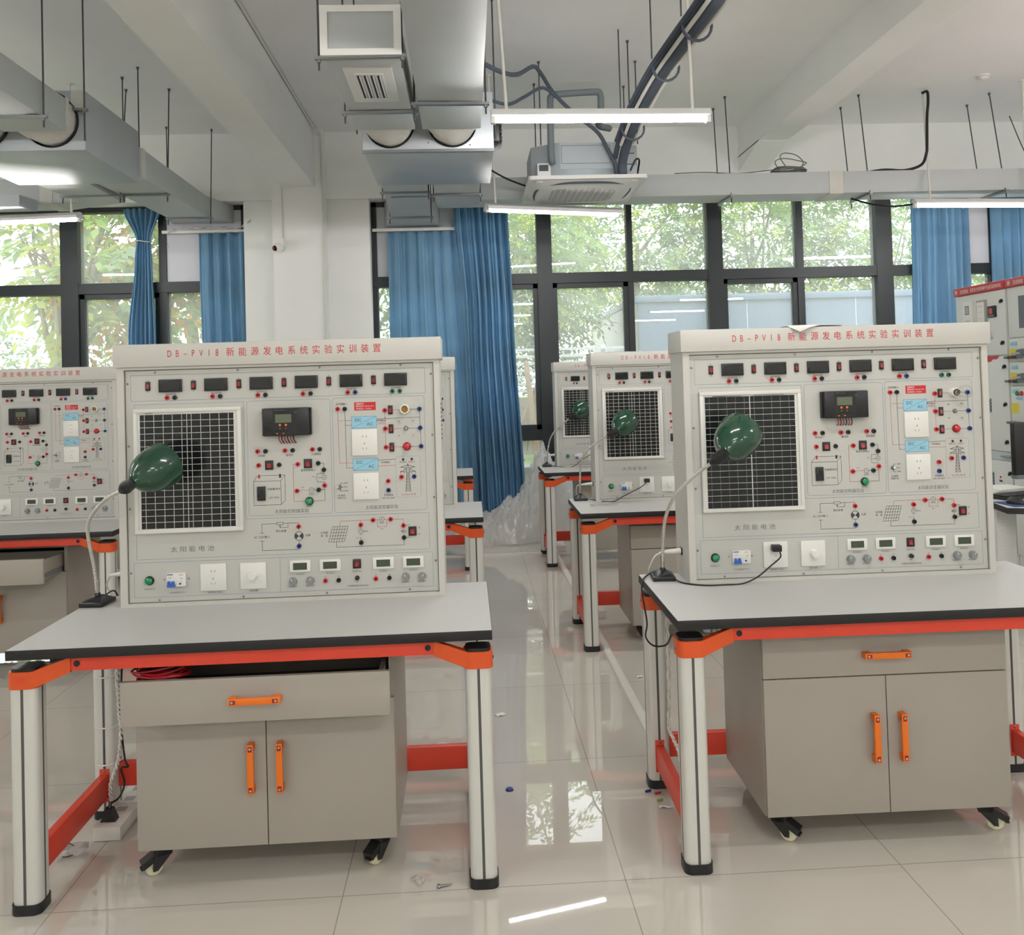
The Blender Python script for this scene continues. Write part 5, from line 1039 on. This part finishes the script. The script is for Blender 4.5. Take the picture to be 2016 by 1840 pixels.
MB('strip').box(SX-.002, 6.297, .835, SX+.004, 6.943, .9, 'strip').build('clear_strip', g); m = MB('chrome'); m.box(SX-.03, 6.30, .862, SX-.005, 6.40, .872, 'chrome', .003); m.build('latch', g)
g, hd = gear(5.59, 6.275, 'light grey switchgear cabinet with yellow stickers, cut by the right edge'); logo(hd, 6.225, 2.168); text(hd, '亚成智能', 0, 2.166, .034, 'white', face(SX-.0205, 6.115), width=.115); hd.build('header', g)
m = MB('white'); m.tube([(SX+.09, 6.16+.026*math.cos(t), 2.232+.026*math.sin(t)) for t in [2*PI*i/18 for i in range(18)]], .009, 8, 'white', closed=True); m.cyl((SX+.09, 6.16, 2.2), (SX+.09, 6.16, 2.212), .018, n=12, k='white'); m.build('lifting_eye', g)
d = door(g, 5.6, 6.265, 1.762, 2.132, ()); MB('glassdark').box(SX-.009, 5.7, 1.826, SX-.005, 6.138, 2.063, 'pipegrey', .001).build('screen', d)
for i, (zt, zb) in enumerate(((1.752, 1.585), (1.575, 1.408), (1.398, 1.10))):
    d = door(g, 5.6, 6.27, zb, zt, ()); MB('jblue').box(SX-.011, 6.176, zt-.05, SX-.005, 6.246, zt-.022, 'blueplate', .001).build('name_plate', d)
    MB('yellow').box(SX-.008, 6.182, zt-.13 if i < 2 else 1.20, SX-.0058, 6.27, zt-.075 if i < 2 else 1.275, 'yellow').build('sticker', d)
    if i < 2:
        m = MB('acgrey'); m.cyl((SX-.006, 6.11, zt-.11), (SX-.045, 6.11, zt-.11), .034, .028, 16, 'pipegrey'); m.box(SX-.055, 6.09, zt-.118, SX-.04, 6.185, zt-.102, 'acgrey', .004); m.build('rotary_switch', d)
    m = MB('pipe'); m.cyl((SX-.04, 6.275, zb+.03), (SX-.04, 6.06, zb+.03), .010, n=10, k='pipegrey'); m.cyl((SX-.04, 6.23, zb+.03), (SX-.04, 6.13, zb+.03), .013, n=10, k='black'); m.cyl((SX-.04, 6.19, zb+.03), (SX-.04, 6.175, zb+.03), .0138, n=10, k='rocker'); m.build('draw_bar', d)
    if i == 2:
        for y, k in ((6.19, 'green'), (6.145, 'redcap')): MB('steel').lathe([(.018, 0), (.018, .008), (.014, .014), (0, .016)], (SX-.006, y, 1.347), (-1, 0, 0), 14, k).build('push_button', d)
        MB('jblue').box(SX-.01, 6.13, 1.30, SX-.005, 6.205, 1.32, 'blueplate').build('name_plate', d)
door(g, 5.6, 6.27, .15, 1.08, ())

T_ = thing('computer_desk', 'white desk with black edged top at the right edge, perforated leg panel', 'desk', (0, 0, 0))
tp = MB('top'); pl = [(3.012, 4.735), (3.09, 4.70), (4.0, 4.69), (4.0, 5.55), (3.2, 5.55), (3.06, 4.95)]; tp.prism(pl, lambda u, v, h: (u, v, h), .715, .7485, 'edge'); tp.prism(pl, lambda u, v, h: (u, v, h), .7480, .75, 'top'); tp.build('tabletop', T_)
m = MB('sw'); m.box(3.20, 4.78, 0, 3.275, 4.86, .715, 'acwhite', .004); m.box(3.20, 5.38, 0, 3.275, 5.46, .715, 'acwhite', .004); m.build('leg', T_)
m = MB('sw'); m.box(3.10, 4.98, .05, 3.215, 5.0, .715, 'sw')
for i in range(26):
    for j in range(6):
        if i not in (12, 13, 14): m.box(3.118+j*.015+(i % 2)*.0075, 4.9785, .15+i*.02, 3.125+j*.015+(i % 2)*.0075, 4.9802, .158+i*.02, 'paper')
m.build('perforated_panel', T_)
mo = thing('monitor', 'black computer monitor on the desk at the right edge', 'monitor', (3.60, 5.18, .75), .12)
MB('black').box(-.27, -.012, .12, .27, .03, .45, 'black', .006).build('screen', mo); MB('pipegrey').box(-.272, -.016, .105, .272, .032, .128, 'pipegrey', .004).build('bezel', mo); m = MB('black'); m.box(-.03, .03, .02, .03, .06, .25, 'black', .004); m.box(-.12, -.06, 0, .12, .12, .018, 'black', .006); m.build('stand', mo)
kb = thing('keyboard', 'black keyboard on the desk beside the monitor', 'keyboard', (3.36, 5.12, .752), .3); MB('black').box(-.22, -.07, 0, .22, .07, .016, 'black', .004).build('base', kb); m = MB('edge')
for j in range(5):
    for i in range(18): m.box(-.21+i*.0233, -.06+j*.024, .015, -.19+i*.0233, -.04+j*.024, .023, 'edge', 0)
m.build('keys', kb)
tag(MB('bluepad').box(3.06, 4.745, .7502, 3.30, 4.95, .7535, 'bluepad', .001).build('mouse_mat'), 'blue mouse mat on the corner of the desk', 'mouse mat')
ms = thing('mouse', 'black computer mouse on the blue mat', 'mouse', (3.13, 4.84, .7535), .5); m = MB('black'); m.sphere((0, 0, .004), .05, 'black', 18, (.58, 1.1, .68)); m.build('body', ms); MB('pipegrey').box(-.003, .02, .028, .003, .035, .037, 'pipegrey', .001).build('scroll_wheel', ms)
for i in range(4): tag(MB('paper').hexa([(3.28+i*.012, 5.30-i*.01, .7502+i*.006), (3.50, 5.27, .7502+i*.006), (3.52, 5.52, .7502+i*.006), (3.30, 5.53, .7502+i*.006), (3.28+i*.012, 5.30-i*.01, .7555+i*.006), (3.50, 5.27, .7555+i*.009), (3.52, 5.52, .7555+i*.006), (3.30, 5.53, .7555+i*.006)], 'paper').build('paper_stack'), ('lowest', 'second', 'third', 'topmost')[i]+' white paper in the loose stack behind the keyboard', 'paper', 'papers on the computer desk')
# papers on the panel tops
def sheet(pts, label, nm='paper_sheet'):
    n = len(pts); v = [p for r in pts for p in r]; w = len(pts[0])
    o = MB('paper').add(v, [(j*w+i, j*w+i+1, (j+1)*w+i+1, (j+1)*w+i) for j in range(n-1) for i in range(w-1)], 'paper', True).build(nm); m = o.modifiers.new('t', 'SOLIDIFY'); m.thickness = .0009; m.offset = 1; return tag(o, label, 'paper')
zt = BH+.9265
sheet([[(1.178, 3.20, zt+.004), (1.30, 3.20, zt+.0015), (1.40, 3.18, zt+.001)], [(1.178, 3.125, zt+.006), (1.28, 3.15, zt+.004), (1.395, 3.14, zt+.002)], [(1.192, 3.098, zt-.006), (1.26, 3.105, zt+.006), (1.385, 3.12, zt+.004)], [(1.215, 3.086, zt-.019), (1.25, 3.094, zt-.005), (1.30, 3.11, zt+.005)]], 'folded white paper hanging over the top of the front right panel')
sheet([[(.80, 5.36, zt+.001), (.95, 5.36, zt+.002), (1.10, 5.36, zt+.001)], [(.80, 5.48, zt+.003), (.95, 5.48, zt+.002), (1.10, 5.48, zt+.003)]], 'flat white paper on top of the second row panel right of the aisle')
sheet([[(-.32, 5.38, zt+.001), (-.2, 5.38, zt+.004), (-.135, 5.38, zt+.003)], [(-.32, 5.5, zt+.001), (-.2, 5.5, zt+.002), (-.135, 5.5, zt+.003)]], 'flat white paper on top of the panel behind the front left one')

# ================================================================== outside
GZ = .55
struct(MB('lawn').box(-40, 9.95, GZ-.3, 40, 70, GZ, 'lawn'), 'terrain')
kb_ = MB('paper'); kb_.box(-20, 9.52, .0, 20, 9.97, .60, 'shedend')
struct(kb_, 'kerb')
sh = thing('shed', 'long pale blue metal shed outside the windows', 'shed', (0, 0, 0))
m = MB('shed'); m.box(2.62, 13.0, GZ, 10.5, 17.6, 2.72, 'shed'); 
for x in (4.3, 6.0, 8.2): m.box(x-.004, 12.994, GZ, x+.004, 13.0, 2.72, 'louvre')
m.build('wall', sh); MB('shedend').box(2.60, 13.02, GZ, 2.622, 17.58, 2.70, 'shedend').build('end_wall', sh); MB('louvre').box(2.57, 12.95, 2.70, 10.55, 17.65, 2.80, 'shed', .01).build('roof_edge', sh); m = MB('pipegrey').box(6.45, 12.98, 2.02, 6.78, 12.999, 2.25, 'pipegrey'); m.build('wall_vent', sh)
fe = thing('slat_fence', 'white horizontal slat fence on a stone wall beside the curtain', 'fence', (0, 0, 0))
for i in range(7): z = 1.40+i*.095; m = MB('louvre').box(-1.2, 11.9, z, 2.35, 11.94, z+.035, 'louvre'); m.build('slat', fe)
for x in (-1.2, .30, 1.9): MB('louvre').box(x-.03, 11.94, 1.331, x+.03, 12.0, 2.03, 'louvre').build('post', fe)
sw_ = MB('stone'); sw_.box(-3.0, 11.85, GZ-.1, 2.5, 12.25, 1.33, 'stone'); rnd = random.Random(9)
for i in range(60):
    x, z, a, L = rnd.uniform(-2.9, 2.4), rnd.uniform(GZ, 1.3), rnd.uniform(0, PI), rnd.uniform(.15, .4)
    p, q = (x, z), (x+L*math.cos(a), max(GZ, min(1.32, z+L*math.sin(a)))); n = Vector((-(q[1]-p[1]), q[0]-p[0])).normalized()*.007
    sw_.add([(p[0]+n.x, 11.846, p[1]+n.y), (q[0]+n.x, 11.846, q[1]+n.y), (q[0]-n.x, 11.846, q[1]-n.y), (p[0]-n.x, 11.846, p[1]-n.y)], [(0, 1, 2, 3)], 'joint')
tag(sw_.build('stone_wall'), 'low pale stone wall outside under the slat fence', 'wall')
for a, b, lb in (((.66, 10.9, GZ), (.34, 11.5, 1.7), 'grey wooden tree prop leaning left outside the narrow window'), ((.50, 11.2, GZ), (.92, 11.3, 1.5), 'pale wooden tree prop leaning right outside the narrow window'), ((.86, 10.9, GZ), (.78, 11.4, 1.8), 'upright wooden tree prop by the window mullion')):
    tag(MB('stake').cyl(a, b, .04, .035, 10, 'stake').build('tree_prop'), lb, 'wooden prop', 'wooden tree props')

def leaflets(m, rnd, c, d, L, n, wl, ww, mats, up=None):
    d = d.normalized(); s = d.cross(Vector((0, 0, 1))); s = s.normalized() if s.length > .05 else Vector((1, 0, 0)); u = s.cross(d)
    k = rnd.choice(mats)
    for i in range(n):
        t = (i+1)/n; p = c+d*L*t-Vector((0, 0, .25*L*t*t))
        for sd in ((-1, 1) if i < n-1 else (1,)):
            e = (s*sd*(.85 if i < n-1 else .1)+d*.55+Vector((rnd.uniform(-.2, .2), rnd.uniform(-.2, .2), rnd.uniform(-.45, .1)))).normalized()
            l = wl*rnd.uniform(.75, 1.2)*(1-.25*t); w = e.cross(u+Vector((rnd.uniform(-.4, .4),)*3)).normalized()*ww*rnd.uniform(.8, 1.2)
            a = p; b = p+e*l*.45+w; c2 = p+e*l-Vector((0, 0, .15*l)); d2 = p+e*l*.45-w
            m.add([a, b, c2, d2], [(0, 1, 2, 3)], k)
def tree(x, y, h0, rx, ry, rz, zc, n, label, mats, seed, name='tree', L=.55, nl=6, wl=.16, ww=.026, trunk=.1, branches=6, lean=(0, 0), group='trees outside the windows'):
    rnd = random.Random(seed); r = thing(name, label, 'tree' if name == 'tree' else 'shrub', (x, y, GZ), 0, group)
    tr = MB('bark'); top = Vector((lean[0], lean[1], zc-GZ))
    if trunk:
        tr.tube([(0, 0, -.1), (lean[0]*.2+.04, lean[1]*.2, (zc-GZ)*.35), (lean[0]*.6-.03, lean[1]*.6, (zc-GZ)*.7), tuple(top)], lambda t: trunk*(1-.6*t), 9, 'bark', smoothpts=6)
        for i in range(branches):
            t = rnd.uniform(.3, .95); p = Vector((lean[0]*t, lean[1]*t, (zc-GZ)*t)); a = rnd.uniform(0, 2*PI); q = top+Vector((rx*.75*math.cos(a), ry*.7*math.sin(a), rz*rnd.uniform(-.2, .8)))
            tr.tube([p, p.lerp(q, .4)+Vector((rnd.uniform(-.15, .15), 0, -.1)), q], lambda s: trunk*.42*(1-.75*s), 7, 'bark', smoothpts=6)
            for j in range(3): w = p.lerp(q, rnd.uniform(.4, .9)); tr.tube([w, w+Vector((rnd.uniform(-.5, .5), rnd.uniform(-.4, .4), rnd.uniform(-.2, .5)))], lambda s: trunk*.14*(1-.7*s), 5, 'bark')
        tr.build('trunk', r)
    m = MB(*mats)
    for i in range(n):
        a, b, c = rnd.gauss(0, 1), rnd.gauss(0, 1), rnd.gauss(0, 1); q = Vector((a, b, c)).normalized()*rnd.uniform(.25, 1)**.6
        p = top+Vector((q.x*rx, q.y*ry, q.z*rz)); d = Vector((q.x+rnd.uniform(-.7, .7), q.y+rnd.uniform(-.7, .7), q.z*.4+rnd.uniform(-.7, .3)))
        if p.z < .02: p.z = rnd.uniform(.03, .3)
        if p.y+y < 10.1: continue
        leaflets(m, rnd, p, d, L*rnd.uniform(.7, 1.2), nl, wl, ww, mats)
    m.build('foliage', r); return r
G1 = ['leafA', 'leafA', 'leafB', 'leafC', 'leafB']; G2 = ['leafB', 'leafD', 'leafA']; G3 = ['leafA', 'leafC', 'leafC', 'leafO', 'leafA', 'leafB']
tree(-6.0, 12.2, 0, 1.5, 1.2, 1.5, 3.6, 330, 'tree with forked grey trunk outside the far left window', G3, 21, trunk=.13, lean=(.9, .3), wl=.24, ww=.05, nl=5, branches=9)
tree(-4.1, 13.2, 0, 1.5, 1.3, 1.5, 4.2, 330, 'loose yellow green tree outside between the left window bars', G3, 22, trunk=.08, wl=.22, ww=.045, nl=5)
tree(-1.9, 14.5, 0, 1.6, 1.4, 1.6, 3.9, 380, 'leafy tree outside behind the white column', G1, 23, trunk=.09)
tree(.45, 12.9, 0, 1.2, .7, 1.2, 3.3, 520, 'leafy tree outside right of the middle curtain', G1, 24, trunk=.07)
tree(1.35, 14.6, 0, 1.0, .9, 1.5, 3.5, 560, 'leafy tree outside left of the shed', G1, 25, trunk=.08)
tree(3.9, 19.2, 0, 2.2, 1.4, 2.3, 4.6, 800, 'leafy tree outside behind the left end of the shed', G1, 26, trunk=.12, wl=.2, ww=.034)
tree(6.6, 19.4, 0, 2.2, 1.4, 2.2, 4.7, 800, 'leafy tree outside behind the middle of the shed', G1, 27, trunk=.12, wl=.2, ww=.034)
tree(9.4, 19.2, 0, 2.3, 1.4, 2.3, 4.6, 800, 'leafy tree outside behind the right part of the shed', G1, 28, trunk=.12, wl=.2, ww=.034)
tree(12.0, 17.5, 0, 2.0, 1.4, 2.0, 4.2, 400, 'leafy tree outside beyond the shed at the right', G1, 29, trunk=.12, wl=.2, ww=.034)
tree(.1, 17.0, 0, 2.0, 1.2, 2.6, 6.6, 620, 'tall leafy tree outside, furthest back, above the middle curtain', G1, 31, trunk=.13, wl=.2, ww=.036)
tree(-4.6, 17.5, 0, 2.2, 1.2, 2.4, 6.4, 500, 'tall leafy tree outside, furthest back, at the left window', G3, 32, trunk=.13, wl=.24, ww=.045, nl=5)
for i, (x, y, rx, zc, n, lb) in enumerate(((-7.2, 14.2, 1.3, 1.6, 420, 'dense shrub outside at the far left'), (-5.0, 14.8, 1.4, 1.7, 460, 'dense shrub outside below the yellow green tree'), (-2.9, 14.0, 1.2, 1.6, 420, 'dense shrub outside left of the white column'), (-.7, 13.4, 1.2, 1.8, 420, 'dense shrub outside behind the middle curtain'), (1.0, 13.4, 1.0, 1.7, 420, 'dense shrub outside behind the slat fence'))):
    tree(x, y, 0, rx, .8, 1.15, zc, n, lb, G2, 40+i, name='shrub', L=.3, nl=4, wl=.11, ww=.032, trunk=0, group='shrubs outside the windows')
